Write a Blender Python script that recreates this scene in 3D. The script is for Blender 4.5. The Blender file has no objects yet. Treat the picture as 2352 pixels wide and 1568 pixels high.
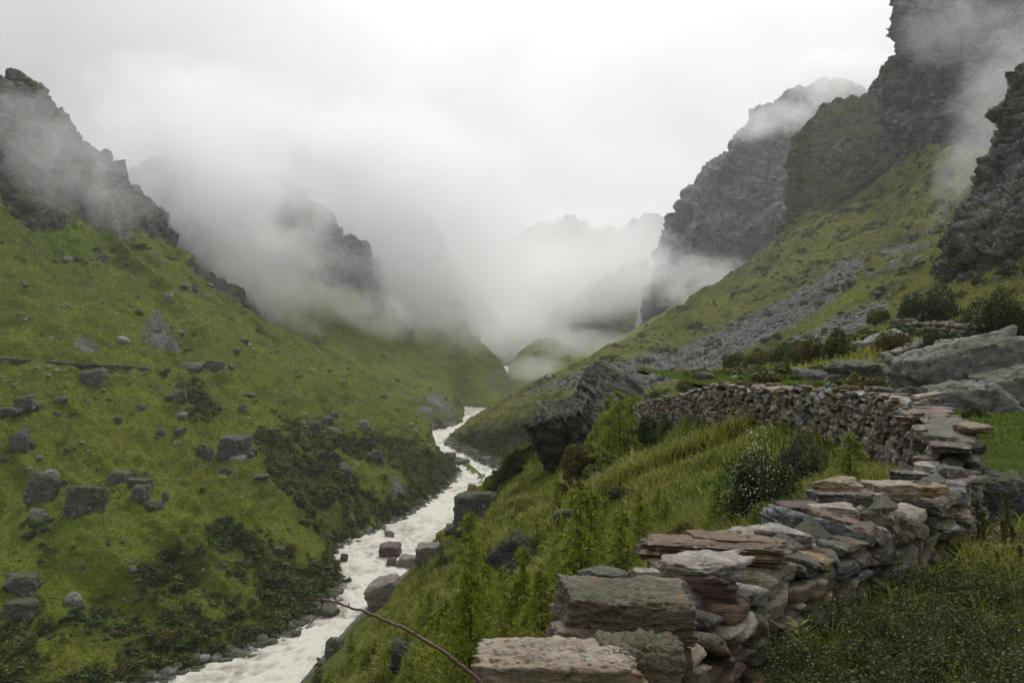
import bpy, math, random
import numpy as np
from mathutils import Vector, Matrix
PI = math.pi
rng = np.random.default_rng(7)
random.seed(7)
C = bpy.context.scene.collection
SC = bpy.context.scene

# ------------------------------------------------------------------ camera
FPX, CX0, CY0, CAMZ = 1829.0, 1176.0, 784.0, 45.0     # photo measured on a 2352 x 1568 grid; river level is z = 0
cam_d = bpy.data.cameras.new('camera'); cam = bpy.data.objects.new('camera', cam_d); C.objects.link(cam)
cam_d.sensor_width = 36.0; cam_d.lens = 36.0 * FPX / 2352.0
cam_d.clip_start = 0.05; cam_d.clip_end = 20000
cam.location = (0, 0, CAMZ); cam.rotation_euler = (PI / 2, 0, 0)
SC.camera = cam

# ------------------------------------------------------------------ sky and sun (overcast)
SUN_EL, SUN_AZ = math.radians(55), math.radians(20)     # azimuth measured from +Y (up the valley) towards +X
w = bpy.data.worlds.new('World'); SC.world = w; w.use_nodes = True
nt = w.node_tree; nt.nodes.clear()
def wn(t, **k):
    n = nt.nodes.new(t)
    for a, b in k.items(): setattr(n, a, b)
    return n
out = wn('ShaderNodeOutputWorld'); bg = wn('ShaderNodeBackground')
sky = wn('ShaderNodeTexSky', sky_type='NISHITA', sun_disc=False, sun_elevation=SUN_EL, sun_rotation=SUN_AZ, dust_density=6.0, air_density=1.0)
hsv = wn('ShaderNodeHueSaturation'); hsv.inputs['Saturation'].default_value = 0.06
nt.links.new(sky.outputs[0], hsv.inputs['Color'])
tc = wn('ShaderNodeTexCoord')
mp = wn('ShaderNodeMapping'); mp.inputs['Scale'].default_value = (1.0, 1.0, 1.6); mp.inputs['Location'].default_value = (0.3, 0.2, 0.1)
nt.links.new(tc.outputs['Generated'], mp.inputs[0])
cl = wn('ShaderNodeTexNoise'); cl.inputs['Scale'].default_value = 2.2; cl.inputs['Detail'].default_value = 6; cl.inputs['Roughness'].default_value = 0.5
cl.inputs['Distortion'].default_value = 0.4
nt.links.new(mp.outputs[0], cl.inputs['Vector'])
rp = wn('ShaderNodeValToRGB')                          # an even cloud deck, a little thinner here and there
rp.color_ramp.elements[0].position = 0.30; rp.color_ramp.elements[0].color = (5.6, 5.63, 5.70, 1)
rp.color_ramp.elements[1].position = 0.72; rp.color_ramp.elements[1].color = (7.8, 7.82, 7.88, 1)
nt.links.new(cl.outputs['Fac'], rp.inputs[0])
# the deck is thinnest, so brightest, up the valley
dt = wn('ShaderNodeVectorMath', operation='DOT_PRODUCT'); nt.links.new(tc.outputs['Generated'], dt.inputs[0])
dt.inputs[1].default_value = Vector((0.10, 1.0, 0.12)).normalized()
gl = wn('ShaderNodeValToRGB'); gl.color_ramp.elements[0].position = 0.80; gl.color_ramp.elements[0].color = (0.68, 0.68, 0.69, 1)
gl.color_ramp.elements[1].position = 1.0; gl.color_ramp.elements[1].color = (1.24, 1.24, 1.24, 1)
nt.links.new(dt.outputs['Value'], gl.inputs[0])
ml = wn('ShaderNodeMix', data_type='RGBA', blend_type='MULTIPLY'); ml.inputs[0].default_value = 1.0
nt.links.new(rp.outputs[0], ml.inputs[6]); nt.links.new(gl.outputs[0], ml.inputs[7])
mx = wn('ShaderNodeMix', data_type='RGBA'); mx.inputs[0].default_value = 0.75
nt.links.new(hsv.outputs[0], mx.inputs[6]); nt.links.new(ml.outputs[2], mx.inputs[7])
# an overcast sky is brightest overhead
sz = wn('ShaderNodeSeparateXYZ'); nt.links.new(tc.outputs['Generated'], sz.inputs[0])
zr = wn('ShaderNodeValToRGB'); zr.color_ramp.elements[0].position = 0.25; zr.color_ramp.elements[0].color = (1, 1, 1, 1); zr.color_ramp.elements[1].position = 0.95; zr.color_ramp.elements[1].color = (2.3, 2.3, 2.32, 1)
nt.links.new(sz.outputs[2], zr.inputs[0])
mz = wn('ShaderNodeMix', data_type='RGBA', blend_type='MULTIPLY'); mz.inputs[0].default_value = 1.0
nt.links.new(mx.outputs[2], mz.inputs[6]); nt.links.new(zr.outputs[0], mz.inputs[7])
nt.links.new(mz.outputs[2], bg.inputs['Color']); bg.inputs['Strength'].default_value = 0.1
nt.links.new(bg.outputs[0], out.inputs['Surface'])
sun_d = bpy.data.lights.new('sun', 'SUN'); sun_d.energy = 1.5; sun_d.angle = math.radians(10); sun_d.color = (1.0, 0.98, 0.95)
sun = bpy.data.objects.new('sun', sun_d); C.objects.link(sun)
_sd = Vector((math.sin(SUN_AZ) * math.cos(SUN_EL), math.cos(SUN_AZ) * math.cos(SUN_EL), math.sin(SUN_EL)))
sun.rotation_euler = _sd.to_track_quat('Z', 'Y').to_euler(); sun.location = (0, 0, 300)
vs = SC.view_settings; vs.view_transform = 'Standard'; vs.look = 'None'; vs.gamma = 1.0; vs.use_curve_mapping = False; vs.exposure = 0.22
cy = SC.cycles
SC.render.engine = 'CYCLES'
cy.use_denoising = True
cy.max_bounces = 10; cy.diffuse_bounces = 2; cy.glossy_bounces = 1; cy.transmission_bounces = 2; cy.transparent_max_bounces = 12
cy.volume_bounces = 8; cy.volume_step_rate = 0.8; cy.volume_max_steps = 160

# ------------------------------------------------------------------ helpers
def W(px, py, Y):
    "photo grid point at distance Y -> world point"
    return ((px - CX0) / FPX * Y, Y, CAMZ + (CY0 - py) / FPX * Y)
def proj(V):
    V = np.asarray(V, float); Y = np.maximum(V[..., 1], 0.3)
    return CX0 + FPX * V[..., 0] / Y, CY0 - FPX * (V[..., 2] - CAMZ) / Y

def _h(ix, iy, iz, s):
    M = np.uint32(0xffffffff)
    h = (ix.astype(np.int64) * 374761393 + iy.astype(np.int64) * 668265263 + iz.astype(np.int64) * 2147483647 + s * 1274126177) & 0xffffffff
    h = h.astype(np.uint64)
    h = ((h ^ (h >> np.uint64(13))) * np.uint64(1274126177)) & np.uint64(0xffffffff)
    h = ((h ^ (h >> np.uint64(16))) * np.uint64(2246822519)) & np.uint64(0xffffffff)
    return h ^ (h >> np.uint64(15))
_G = rng.normal(size=(256, 3)); _G /= np.linalg.norm(_G, axis=1)[:, None]
def noise3(P, s=0):
    P = np.asarray(P, float); sh = P.shape[:-1]; P = P.reshape(-1, 3)
    I = np.floor(P).astype(np.int64); F = P - I; U = F * F * F * (F * (F * 6 - 15) + 10)
    r = 0
    for dx in (0, 1):
        wx = U[:, 0] if dx else 1 - U[:, 0]
        for dy in (0, 1):
            wy = U[:, 1] if dy else 1 - U[:, 1]
            for dz in (0, 1):
                wz = U[:, 2] if dz else 1 - U[:, 2]
                g = _G[(_h(I[:, 0] + dx, I[:, 1] + dy, I[:, 2] + dz, s) & np.uint64(255)).astype(np.int64)]
                r = r + wx * wy * wz * (g[:, 0] * (F[:, 0] - dx) + g[:, 1] * (F[:, 1] - dy) + g[:, 2] * (F[:, 2] - dz))
    return (r * 1.6).reshape(sh)
def fbm(P, o=4, s=0, g=0.5):
    P = np.asarray(P, float); r = 0; a = 1.0; f = 1.0
    for k in range(o):
        r = r + a * noise3(P * f + 13.7 * k, s + k); a *= g; f *= 2.03
    return r
def ridged(P, o=4, s=0, g=0.5):
    P = np.asarray(P, float); r = 0; a = 1.0; f = 1.0
    for k in range(o):
        r = r + a * (1 - 2 * np.abs(noise3(P * f + 7.3 * k, s + k))); a *= g; f *= 2.03
    return r
def worley(P, s=0):
    "cell id value (0..1) and distance to the cell edge: broken, blocky relief"
    P = np.asarray(P, float); sh = P.shape[:-1]; P = P.reshape(-1, 3); I = np.floor(P).astype(np.int64)
    d1 = np.full(len(P), 1e9); d2 = np.full(len(P), 1e9); v = np.zeros(len(P))
    for dx in (-1, 0, 1):
        for dy in (-1, 0, 1):
            for dz in (-1, 0, 1):
                J = I + [dx, dy, dz]; h = _h(J[:, 0], J[:, 1], J[:, 2], s).astype(np.int64)
                F = J + np.stack([(h & 255), (h >> 8) & 255, (h >> 16) & 255], -1) / 255.0
                d = ((P - F) ** 2).sum(1); c = d < d1
                d2 = np.where(c, d1, np.minimum(d2, d)); v = np.where(c, ((h >> 3) & 1023) / 1023.0, v); d1 = np.where(c, d, d1)
    return v.reshape(sh), (np.sqrt(d2) - np.sqrt(d1)).reshape(sh)
def crack(P, L, s=0, tilt=(0.25, 0.1)):
    "fractured cliff relief: blocks of size L, flattened along tilted beds, with open joints"
    Q = np.asarray(P, float); z = Q[..., 2] + tilt[0] * Q[..., 0] + tilt[1] * Q[..., 1]
    wv = 0.35 * L * np.stack([noise3(Q / L, s + k) for k in range(3)], -1)
    Q = (np.stack([Q[..., 0], Q[..., 1], z * 1.5], -1) + wv) / L
    v, e = worley(Q, s); return (v - 0.5) - 0.6 * (1 - sstep(0.0, 0.16, e))
def sstep(a, b, x):
    t = np.clip((x - a) / (b - a), 0, 1); return t * t * (3 - 2 * t)
def in_poly(px, py, poly, soft=0.0):
    "soft inside mask of a polygon (distance based)"
    px = np.asarray(px); py = np.asarray(py); ins = np.zeros(px.shape, bool); d = np.full(px.shape, 1e9)
    n = len(poly)
    for i in range(n):
        x0, y0 = poly[i]; x1, y1 = poly[(i + 1) % n]
        c = (y0 > py) != (y1 > py)
        ins ^= c & (px < (x1 - x0) * (py - y0) / ((y1 - y0) if y1 != y0 else 1e-9) + x0)
        t = np.clip(((px - x0) * (x1 - x0) + (py - y0) * (y1 - y0)) / max((x1 - x0) ** 2 + (y1 - y0) ** 2, 1e-9), 0, 1)
        d = np.minimum(d, np.hypot(px - x0 - t * (x1 - x0), py - y0 - t * (y1 - y0)))
    sd = np.where(ins, d, -d)
    return sstep(-soft, soft, sd) if soft > 0 else ins.astype(float)

def mk(name, V, F, mat=None, parent=None, smooth=True, attrs=None, fm=None):
    "link ONE mesh object; F is an array (n,3|4) or a list of such arrays"
    me = bpy.data.meshes.new(name); V = np.asarray(V, np.float32).reshape(-1, 3)
    Fs = F if isinstance(F, list) else [F]
    Fs = [np.asarray(f, np.int32) for f in Fs if len(f)]
    me.vertices.add(len(V)); me.vertices.foreach_set('co', V.ravel())
    ls = np.concatenate([f.ravel() for f in Fs]); cnt = np.concatenate([np.full(len(f), f.shape[1], np.int32) for f in Fs])
    me.loops.add(len(ls)); me.loops.foreach_set('vertex_index', ls)
    st = np.zeros(len(cnt), np.int32); st[1:] = np.cumsum(cnt)[:-1]
    me.polygons.add(len(cnt)); me.polygons.foreach_set('loop_start', st); me.polygons.foreach_set('loop_total', cnt)
    if smooth: me.polygons.foreach_set('use_smooth', np.ones(len(cnt), bool))
    for m in (mat if isinstance(mat, (list, tuple)) else [mat]):
        if m: me.materials.append(m)
    if fm is not None: me.polygons.foreach_set('material_index', np.asarray(fm, np.int32))
    for k, v in (attrs or {}).items():
        a = me.attributes.new(k, 'FLOAT', 'POINT'); a.data.foreach_set('value', np.asarray(v, np.float32).ravel())
    me.update(calc_edges=True); me.validate()
    o = bpy.data.objects.new(name, me); C.objects.link(o)
    if parent: o.parent = parent
    return o
def tag(o, label=None, cat=None, group=None, kind=None):
    for k, v in (('label', label), ('category', cat), ('group', group), ('kind', kind)):
        if v: o[k] = v
    return o
def empty(name, loc, label=None, cat=None, group=None, kind=None):
    o = bpy.data.objects.new(name, None); C.objects.link(o); o.location = loc; o.empty_display_size = 0.2
    return tag(o, label, cat, group, kind)
def dup(o, parent=None):
    c = o.copy(); C.objects.link(c); c.parent = parent
    for ch in list(o.children): dup(ch, c)
    return c

def crom(A, m, t=None):
    "Catmull-Rom along axis 0"
    A = np.asarray(A, float); n = len(A)
    if t is None: t = np.linspace(0, n - 1, m)
    i = np.clip(np.floor(t).astype(int), 0, n - 2); f = t - i
    E = np.concatenate([[2 * A[0] - A[1]], A, [2 * A[-1] - A[-2]]])
    p0, p1, p2, p3 = E[i], E[i + 1], E[i + 2], E[i + 3]
    f = f.reshape((-1,) + (1,) * (A.ndim - 1))
    return 0.5 * ((2 * p1) + (-p0 + p2) * f + (2 * p0 - 5 * p1 + 4 * p2 - p3) * f * f + (-p0 + 3 * p1 - 3 * p2 + p3) * f ** 3)
def sheet(lines, nu, nv):
    "lines: list (u) of lists (v) of (px,py,Y) or ('w',x,y,z); -> (nu,nv,3)"
    A = np.array([[p[1:] if p[0] == 'w' else W(*p) for p in L] for L in lines], float)
    G = crom(A, nu); G = crom(G.transpose(1, 0, 2), nv).transpose(1, 0, 2)
    return G
def normals(G, up=(0, 0, 1)):
    du = np.gradient(G, axis=0); dv = np.gradient(G, axis=1); N = np.cross(du, dv)
    N /= np.linalg.norm(N, axis=2)[..., None] + 1e-9
    return N
def face_cam(N, G):
    "normals turned towards the viewer or the sky"
    v = np.array([0, 0, CAMZ]) - G; s = np.sign((N * v).sum(2).mean()); return N * (s if s else 1)
def gridF(nu, nv):
    i = np.arange(nu * nv).reshape(nu, nv)
    return np.stack([i[:-1, :-1], i[1:, :-1], i[1:, 1:], i[:-1, 1:]], -1).reshape(-1, 4)
def land(name, G, mat, flip=False, attrs=None):
    F = gridF(G.shape[0], G.shape[1])
    if flip: F = F[:, ::-1]
    o = mk(name, G.reshape(-1, 3), F, mat, attrs=attrs); o['kind'] = 'structure'
    return o
# ------------------------------------------------------------------ materials
class NB:
    "small node builder"
    def __init__(s, name):
        s.m = bpy.data.materials.new(name); s.m.use_nodes = True; s.t = s.m.node_tree; s.t.nodes.clear()
        s.o = s.t.nodes.new('ShaderNodeOutputMaterial')
    def n(s, t, ins=None, **k):
        nd = s.t.nodes.new(t)
        for a, b in k.items(): setattr(nd, a, b)
        for a, b in (ins or {}).items(): s.set(nd, a, b)
        return nd
    def set(s, nd, a, b):
        if hasattr(b, 'is_output'): s.t.links.new(b, nd.inputs[a])
        else: nd.inputs[a].default_value = b
    def noise(s, vec, scale, detail=4, rough=0.55, dist=0.0):
        return s.n('ShaderNodeTexNoise', {'Vector': vec, 'Scale': scale, 'Detail': detail, 'Roughness': rough, 'Distortion': dist}).outputs['Fac']
    def ramp(s, v, stops, interp='LINEAR'):
        r = s.n('ShaderNodeValToRGB', {0: v}); cr = r.color_ramp; cr.interpolation = interp
        while len(cr.elements) < len(stops): cr.elements.new(0.5)
        for e, (p, c) in zip(cr.elements, stops):
            e.position = p; e.color = (c, c, c, 1) if isinstance(c, (int, float)) else (*c, 1)
        return r.outputs[0]
    def mix(s, f, a, b, blend='MIX'):
        x = s.n('ShaderNodeMix', data_type='RGBA', blend_type=blend)
        s.set(x, 0, f); s.set(x, 6, a if not isinstance(a, tuple) else (*a, 1)); s.set(x, 7, b if not isinstance(b, tuple) else (*b, 1))
        return x.outputs[2]
    def math(s, op, a, b=0.0, c=None, clamp=False):
        x = s.n('ShaderNodeMath', operation=op, use_clamp=clamp); s.set(x, 0, a); s.set(x, 1, b)
        if c is not None: s.set(x, 2, c)
        return x.outputs[0]
    def attr(s, name): return s.n('ShaderNodeAttribute', attribute_name=name).outputs['Fac']
    def pos(s): return s.n('ShaderNodeNewGeometry').outputs['Position']
    def obj(s): return s.n('ShaderNodeTexCoord').outputs['Object']
    def mapv(s, v, scale=(1, 1, 1), rot=(0, 0, 0)):
        return s.n('ShaderNodeMapping', {'Vector': v, 'Scale': scale, 'Rotation': rot}).outputs[0]
    def bump(s, h, dist, strength=1.0, nrm=None):
        b = s.n('ShaderNodeBump', {'Height': h, 'Distance': dist, 'Strength': strength})
        if nrm is not None: s.set(b, 'Normal', nrm)
        return b.outputs[0]
    def done(s, col, rough=0.9, nrm=None, spec=0.2, **k):
        p = s.n('ShaderNodeBsdfPrincipled', {'Base Color': col if not isinstance(col, tuple) else (*col, 1), 'Roughness': rough, 'Specular IOR Level': spec})
        if nrm is not None: s.set(p, 'Normal', nrm)
        for a, b in k.items(): s.set(p, a.replace('_', ' '), b)
        s.t.links.new(p.outputs[0], s.o.inputs['Surface']); return s.m

GREEN_A, GREEN_B, GREEN_C = (0.185, 0.222, 0.015), (0.070, 0.104, 0.010), (0.130, 0.102, 0.026)
def hill_mat(name, sc, rockc=((0.055, 0.053, 0.050), (0.22, 0.21, 0.195), (0.20, 0.145, 0.095)), ga=GREEN_A, gb=GREEN_B, gc=GREEN_C, tuft=1.0):
    "grass / rock / scree / thicket soil, sc = typical feature size in metres"
    b = NB(name); P = b.pos()
    n1 = b.noise(P, 0.35 / sc, 5, 0.6); n2 = b.noise(P, 1.6 / sc, 5, 0.65); n3 = b.noise(P, 7.0 / sc, 4, 0.7); n4 = b.noise(P, 0.08 / sc, 3, 0.5)
    vk = b.n('ShaderNodeTexVoronoi', {'Vector': b.mapv(P, (1, 1, 1.6), (0.3, 0.15, 0)), 'Scale': 0.9 / sc}, feature='DISTANCE_TO_EDGE').outputs['Distance']
    g = b.mix(b.ramp(n1, [(0.36, 0), (0.64, 1)]), gb, ga)
    g = b.mix(b.math('MULTIPLY', b.ramp(n2, [(0.50, 0), (0.66, 1)]), 0.65), g, gc)
    g = b.mix(b.math('MULTIPLY', b.ramp(n3, [(0.35, 1), (0.52, 0)]), 0.55), g, (0.022, 0.034, 0.006))
    g = b.mix(b.ramp(n4, [(0.35, 0), (0.65, 0.45)]), g, (0.190, 0.195, 0.022))
    g = b.mix(b.math('MULTIPLY', b.attr('lush'), 1.0), g, (0.115, 0.185, 0.018))
    g = b.mix(b.attr('thicket'), g, (0.018, 0.034, 0.010))
    # rock: layered, cracked, stained
    R = b.mapv(P, (1, 1, 1.7), (0.35, 0.2, 0))
    r1 = b.noise(R, 0.25 / sc, 7, 0.68); r2 = b.noise(R, 1.2 / sc, 6, 0.7, 0.6); r3 = b.noise(P, 0.45 / sc, 5, 0.62)
    rk = b.mix(b.ramp(r1, [(0.33, 0), (0.68, 1)]), rockc[0], rockc[1])
    rk = b.mix(b.math('MULTIPLY', b.ramp(r3, [(0.50, 0), (0.66, 1)]), 0.75), rk, rockc[2])
    rk = b.mix(b.math('MULTIPLY', b.ramp(r2, [(0.54, 0), (0.64, 1)]), 0.55), rk, b.mix(0.5, rockc[1], (0.40, 0.36, 0.31)))
    rk = b.mix(b.math('MULTIPLY', b.ramp(r2, [(0.36, 1), (0.48, 0)]), 0.85), rk, (0.030, 0.029, 0.027))
    rk = b.mix(b.math('MULTIPLY', b.ramp(b.math('ADD', vk, b.math('MULTIPLY', b.math('SUBTRACT', n3, 0.5), 0.12)), [(0.0, 1), (0.055, 0)]), 0.7), rk, (0.022, 0.021, 0.020))
    sc1 = b.n('ShaderNodeTexVoronoi', {'Vector': P, 'Scale': 1.5 / sc, 'Randomness': 1.0})
    scr = b.mix(sc1.outputs['Color'], (0.10, 0.096, 0.094), (0.26, 0.25, 0.245))
    scr = b.mix(b.math('MULTIPLY', b.ramp(n1, [(0.45, 0), (0.6, 1)]), 0.5), scr, (0.13, 0.098, 0.085))
    # break the edges of the masks with noise
    def edge(a, k=0.9):
        e = b.math('ADD', a, b.math('MULTIPLY', b.math('SUBTRACT', b.math('ADD', b.math('MULTIPLY', n2, 0.6), b.math('MULTIPLY', n3, 0.4)), 0.5), k))
        return b.ramp(e, [(0.40, 0), (0.60, 1)])
    c = b.mix(edge(b.attr('scree'), 1.8), g, scr)
    er = edge(b.attr('rock'), 2.2)
    c = b.mix(er, c, rk)
    hb = b.math('ADD', b.math('MULTIPLY', n2, 0.6), b.math('MULTIPLY', n3, 0.5 * tuft))
    hr = b.math('ADD', r1, b.math('MULTIPLY', r2, 0.7))
    h = b.n('ShaderNodeMix', {0: er, 2: hb, 3: hr}, data_type='FLOAT').outputs[0]
    nm = b.bump(h, 0.75 * sc, 1.0)
    return b.done(c, 0.92, nm, 0.12)
M = {}
M['hill_left'] = hill_mat('hillside_turf', 4.0)
M['hill_far'] = hill_mat('distant_hillside', 7.0)
M['cliff_far'] = hill_mat('grey_cliff_rock', 16.0, ((0.085, 0.088, 0.094), (0.29, 0.29, 0.295), (0.24, 0.21, 0.175)))
M['cliff'] = hill_mat('cliff_rock', 9.0, ((0.072, 0.072, 0.073), (0.29, 0.288, 0.285), (0.225, 0.185, 0.14)))
M['slope_right'] = hill_mat('moraine_turf', 3.2, ga=(0.165, 0.178, 0.024), gb=(0.078, 0.092, 0.018))
M['slope_near'] = hill_mat('bank_turf', 1.0, ga=(0.210, 0.215, 0.022), gb=(0.105, 0.125, 0.015), gc=(0.095, 0.062, 0.030))
M['terrace'] = hill_mat('meadow_turf', 0.7, ga=(0.110, 0.160, 0.018), gb=(0.065, 0.105, 0.014), gc=(0.075, 0.070, 0.022))
# ------------------------------------------------------------------ the land
def zeros(G): return np.zeros(G.shape[:2])
def steep(G, N): return 1 - np.abs(N[..., 2])
LAND = {}
# --- big hillside across the river
L = [
 [(-500,1860,78),(-400,1800,81),(-700,1500,90),(-900,1150,120),(-1000,820,160),(-1050,500,200),(-1100,150,240),(-1150,-200,280),('w',-420,400,120)],
 [(190,1740,88),(100,1660,95),(-80,1480,100),(-180,1150,130),(-250,830,165),(-300,560,210),(-350,200,250),(-380,-100,290),('w',-300,420,120)],
 [(430,1640,100),(360,1562,106),(200,1400,112),(80,1120,140),(0,830,180),(-20,600,230),(-40,430,270),(-40,150,300),('w',-260,440,110)],
 [(700,1530,112),(640,1464,121),(480,1290,128),(330,1050,155),(220,850,195),(150,680,245),(90,530,290),(60,205,330),('w',-230,460,100)],
 [(850,1410,132),(785,1352,145),(660,1200,152),(520,1010,178),(420,850,215),(330,720,260),(200,545,305),(130,275,345),('w',-210,480,100)],
 [(840,1310,162),(772,1266,171),(740,1160,178),(660,1000,200),(570,850,240),(460,720,285),(290,540,325),(243,385,362),('w',-190,500,90)],
 [(1020,1200,205),(960,1172,213),(900,1080,220),(800,980,235),(700,880,265),(580,770,305),(400,610,345),(262,440,378),('w',-180,510,80)],
 [(1110,1105,256),(1050,1087,271),(1000,1032,275),(925,958,283),(800,880,300),(690,797,330),(520,690,362),(385,582,395),('w',-165,520,60)],
 [(1060,1050,300),(1010,1040,320),(960,1030,330),('w',-45,335,-5),('w',-75,350,15),('w',-100,390,30),('w',-130,430,50),('w',-160,470,60),('w',-170,540,20)],
]
nu, nv = 760, 620
G = sheet(L, nu, nv); N = face_cam(normals(G), G)
u = np.linspace(0, 8, nu)[:, None] * np.ones(nv); v = np.ones((nu, 1)) * np.linspace(0, 8, nv)
hill = sstep(1.05, 2.3, v)
# spurs and gullies run down the fall line
rib = ridged(np.stack([u * 1.3 + 0.9 * fbm(G / 60, 2, 3), v * 0.40, 0 * u], -1), 2, 11, 0.4) - 0.45
d = hill * (3.2 * rib * sstep(0.2, 2.6, u) + 3.2 * fbm(G / 34, 3, 21) + 1.0 * (ridged(G * [1 / 10, 1 / 10, 1 / 6], 3, 31) - 0.5) + 0.55 * fbm(G / 3.4, 3, 41) + 0.14 * ridged(G / 1.5, 2, 43))
# the old path terrace cut into the slope
px, py = proj(G)
cut = np.exp(-((py - (838 + 0.04 * px)) / 9.0) ** 2) * sstep(700, 500, px)
d -= 1.0 * cut
rock = sstep(5.92, 6.15, v + 0.30 * fbm(G / 22, 3, 5) - 0.25 * sstep(4.5, 6.5, u)) * (v < 8.1)
rk = ridged(G * [1 / 30, 1 / 30, 1 / 50], 3, 61) - 0.4
d += rock * sstep(8.2, 7.0, v) * (3.0 * rk + 6.0 * crack(G, 20, 65) + 2.8 * crack(G, 7.5, 66) + 1.0 * crack(G, 3.2, 67))
G = G + N * d[..., None]
N = face_cam(normals(G), G)
px, py = proj(G)
st = steep(G, N)
scree = in_poly(px, py, [(355,712),(372,718),(398,780),(420,812),(365,800),(325,780),(330,745)], 8) * 1.1 + in_poly(px, py, [(190,765),(205,775),(235,808),(205,812),(160,790)], 8) * 0.8
scree += 0.9 * in_poly(px, py, [(905,1085),(930,1120),(990,1150),(1010,1140),(950,1190),(880,1230)], 10) * sstep(0.9, 1.3, v)
thick = np.zeros_like(px)
for pl in ([(640,960),(760,1000),(900,1000),(1000,1040),(1055,1090),(930,1190),(790,1250),(700,1180),(620,1080),(590,1000)],
           [(420,1230),(560,1190),(720,1260),(790,1330),(740,1400),(600,1470),(420,1540),(250,1568),(110,1568),(120,1440),(260,1340)],
           [(60,1200),(140,1220),(180,1290),(100,1300)], [(400,870),(450,890),(500,950),(450,960)]):
    thick = np.maximum(thick, in_poly(px, py, pl, 30))
thick = np.maximum(thick, 0.8 * sstep(1380, 1500, py) * (px > -60))
thick = np.clip(thick * (0.55 + 1.1 * fbm(G / 14, 3, 77)), 0, 1)
rock = np.clip(rock * (0.42 + 0.75 * st + 0.40 * fbm(G / 12, 3, 6)), 0, 1) + 0.55 * sstep(0.72, 0.9, st) * (1 - rock)
lush = np.clip(fbm(G / 60, 2, 91) * 0.7 + 0.1, 0, 0.7)
LAND['left'] = (G, N, dict(thick=thick, rock=rock, v=v))
land('hillside', G, M['hill_left'], attrs=dict(rock=rock, scree=np.clip(scree, 0, 1), thicket=thick * 0.8, lush=lush))

def rough(G, N, amps, s=0, ridge=None):
    d = zeros(G)
    for a, l in amps: d += a * fbm(G / l, 3, s + int(l))
    ed = np.minimum(np.linspace(0, 1, G.shape[0])[:, None], np.linspace(1, 0, G.shape[0])[:, None]) * np.ones(G.shape[1]); ed = sstep(0.0, 0.06, ed)
    for a, l in (ridge or []):
        d += ed * 0.5 * a * (ridged(G * [1 / l, 1 / l, 0.6 / l], 4, s + 7) - 0.4)
        d += ed * a * (0.85 * crack(G, l * 0.75, s + 8) + 0.42 * crack(G, l * 0.28, s + 9) + 0.22 * crack(G, l * 0.11, s + 10) + 0.10 * crack(G, l * 0.045, s + 11))
    return G + N * d[..., None]
def simple_land(name, L, nu, nv, mat, amps, ridge=None, s=0, rock=0.0, rocksteep=None, scree=None, thicket=None, lush=0.0):
    G = sheet(L, nu, nv); N = face_cam(normals(G), G)
    G = rough(G, N, amps, s, ridge); N = face_cam(normals(G), G); px, py = proj(G); st = steep(G, N)
    r = zeros(G) + rock
    if rocksteep: r = np.maximum(r, sstep(rocksteep[0], rocksteep[1], st + 0.25 * fbm(G / rocksteep[2], 3, s + 3)))
    sc = scree(px, py, G) if scree else zeros(G); th = thicket(px, py, G) if thicket else zeros(G)
    o = land(name, G, mat, attrs=dict(rock=r, scree=sc, thicket=th, lush=zeros(G) + lush))
    return o, G, N
# --- wooded crag behind the first ridge
L = [
 [(150,640,430),(150,560,440),(150,500,450),(150,470,460)],
 [(250,590,430),(250,500,440),(252,440,448),(262,372,452)],
 [(340,640,428),(330,570,435),(325,500,445),(325,455,450)],
 [(450,700,433),(430,640,440),(412,590,450),(395,535,455)],
 [(560,770,438),(520,700,445),(490,650,452),(468,600,460)],
 [(640,810,441),(610,770,447),(590,730,455),(572,690,462)],
 [(700,830,445),(680,800,450),(660,772,455),(652,745,463)],
 [('w',-118,470,20),('w',-122,475,30),('w',-126,480,40),('w',-130,490,50)],
]
_, Gcrag, Ncrag = simple_land('crag', L, 260, 160, M['cliff'], [(3, 30), (1.5, 9)], [(5, 34)], 5, rock=0.7, thicket=lambda px, py, G: np.clip(0.5 + fbm(G / 20, 3, 8), 0, 0.8))
LAND['crag'] = (Gcrag, Ncrag, {})
# --- second hill
L = [
 [(480,900,420),(470,800,430),(470,700,440),(480,620,470),(500,520,500)],
 [(620,930,420),(600,850,430),(600,780,440),(620,700,470),(640,600,510)],
 [(820,1020,395),(780,900,402),(750,820,425),(735,750,465),(735,660,510)],
 [(955,1040,380),(930,950,400),(885,845,450),(852,752,500),(835,660,540)],
 [(1000,1005,398),(1000,930,425),(970,852,475),(922,775,525),(885,690,580)],
 [(1072,972,452),(1062,930,465),(1022,862,500),(960,797,545),(912,730,590)],
 [('w',-35,520,-5),('w',-45,545,5),('w',-60,570,10),('w',-75,600,20),('w',-90,640,30)],
]
def scar(px, py, G): return in_poly(px, py, [(930,905),(1010,905),(1060,945),(1050,985),(1000,975),(960,940)], 30) * np.clip(0.62 + 1.1 * fbm(G * [1 / 9, 1 / 9, 1 / 16], 3, 5), 0, 1)
_, G2, N2 = simple_land('hillside', L, 420, 300, M['hill_far'], [(4, 50), (1.6, 14), (0.6, 5)], None, 31, rocksteep=(0.62, 0.85, 20), scree=scar, lush=0.15)
LAND['second'] = (G2, N2, {})
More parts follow.
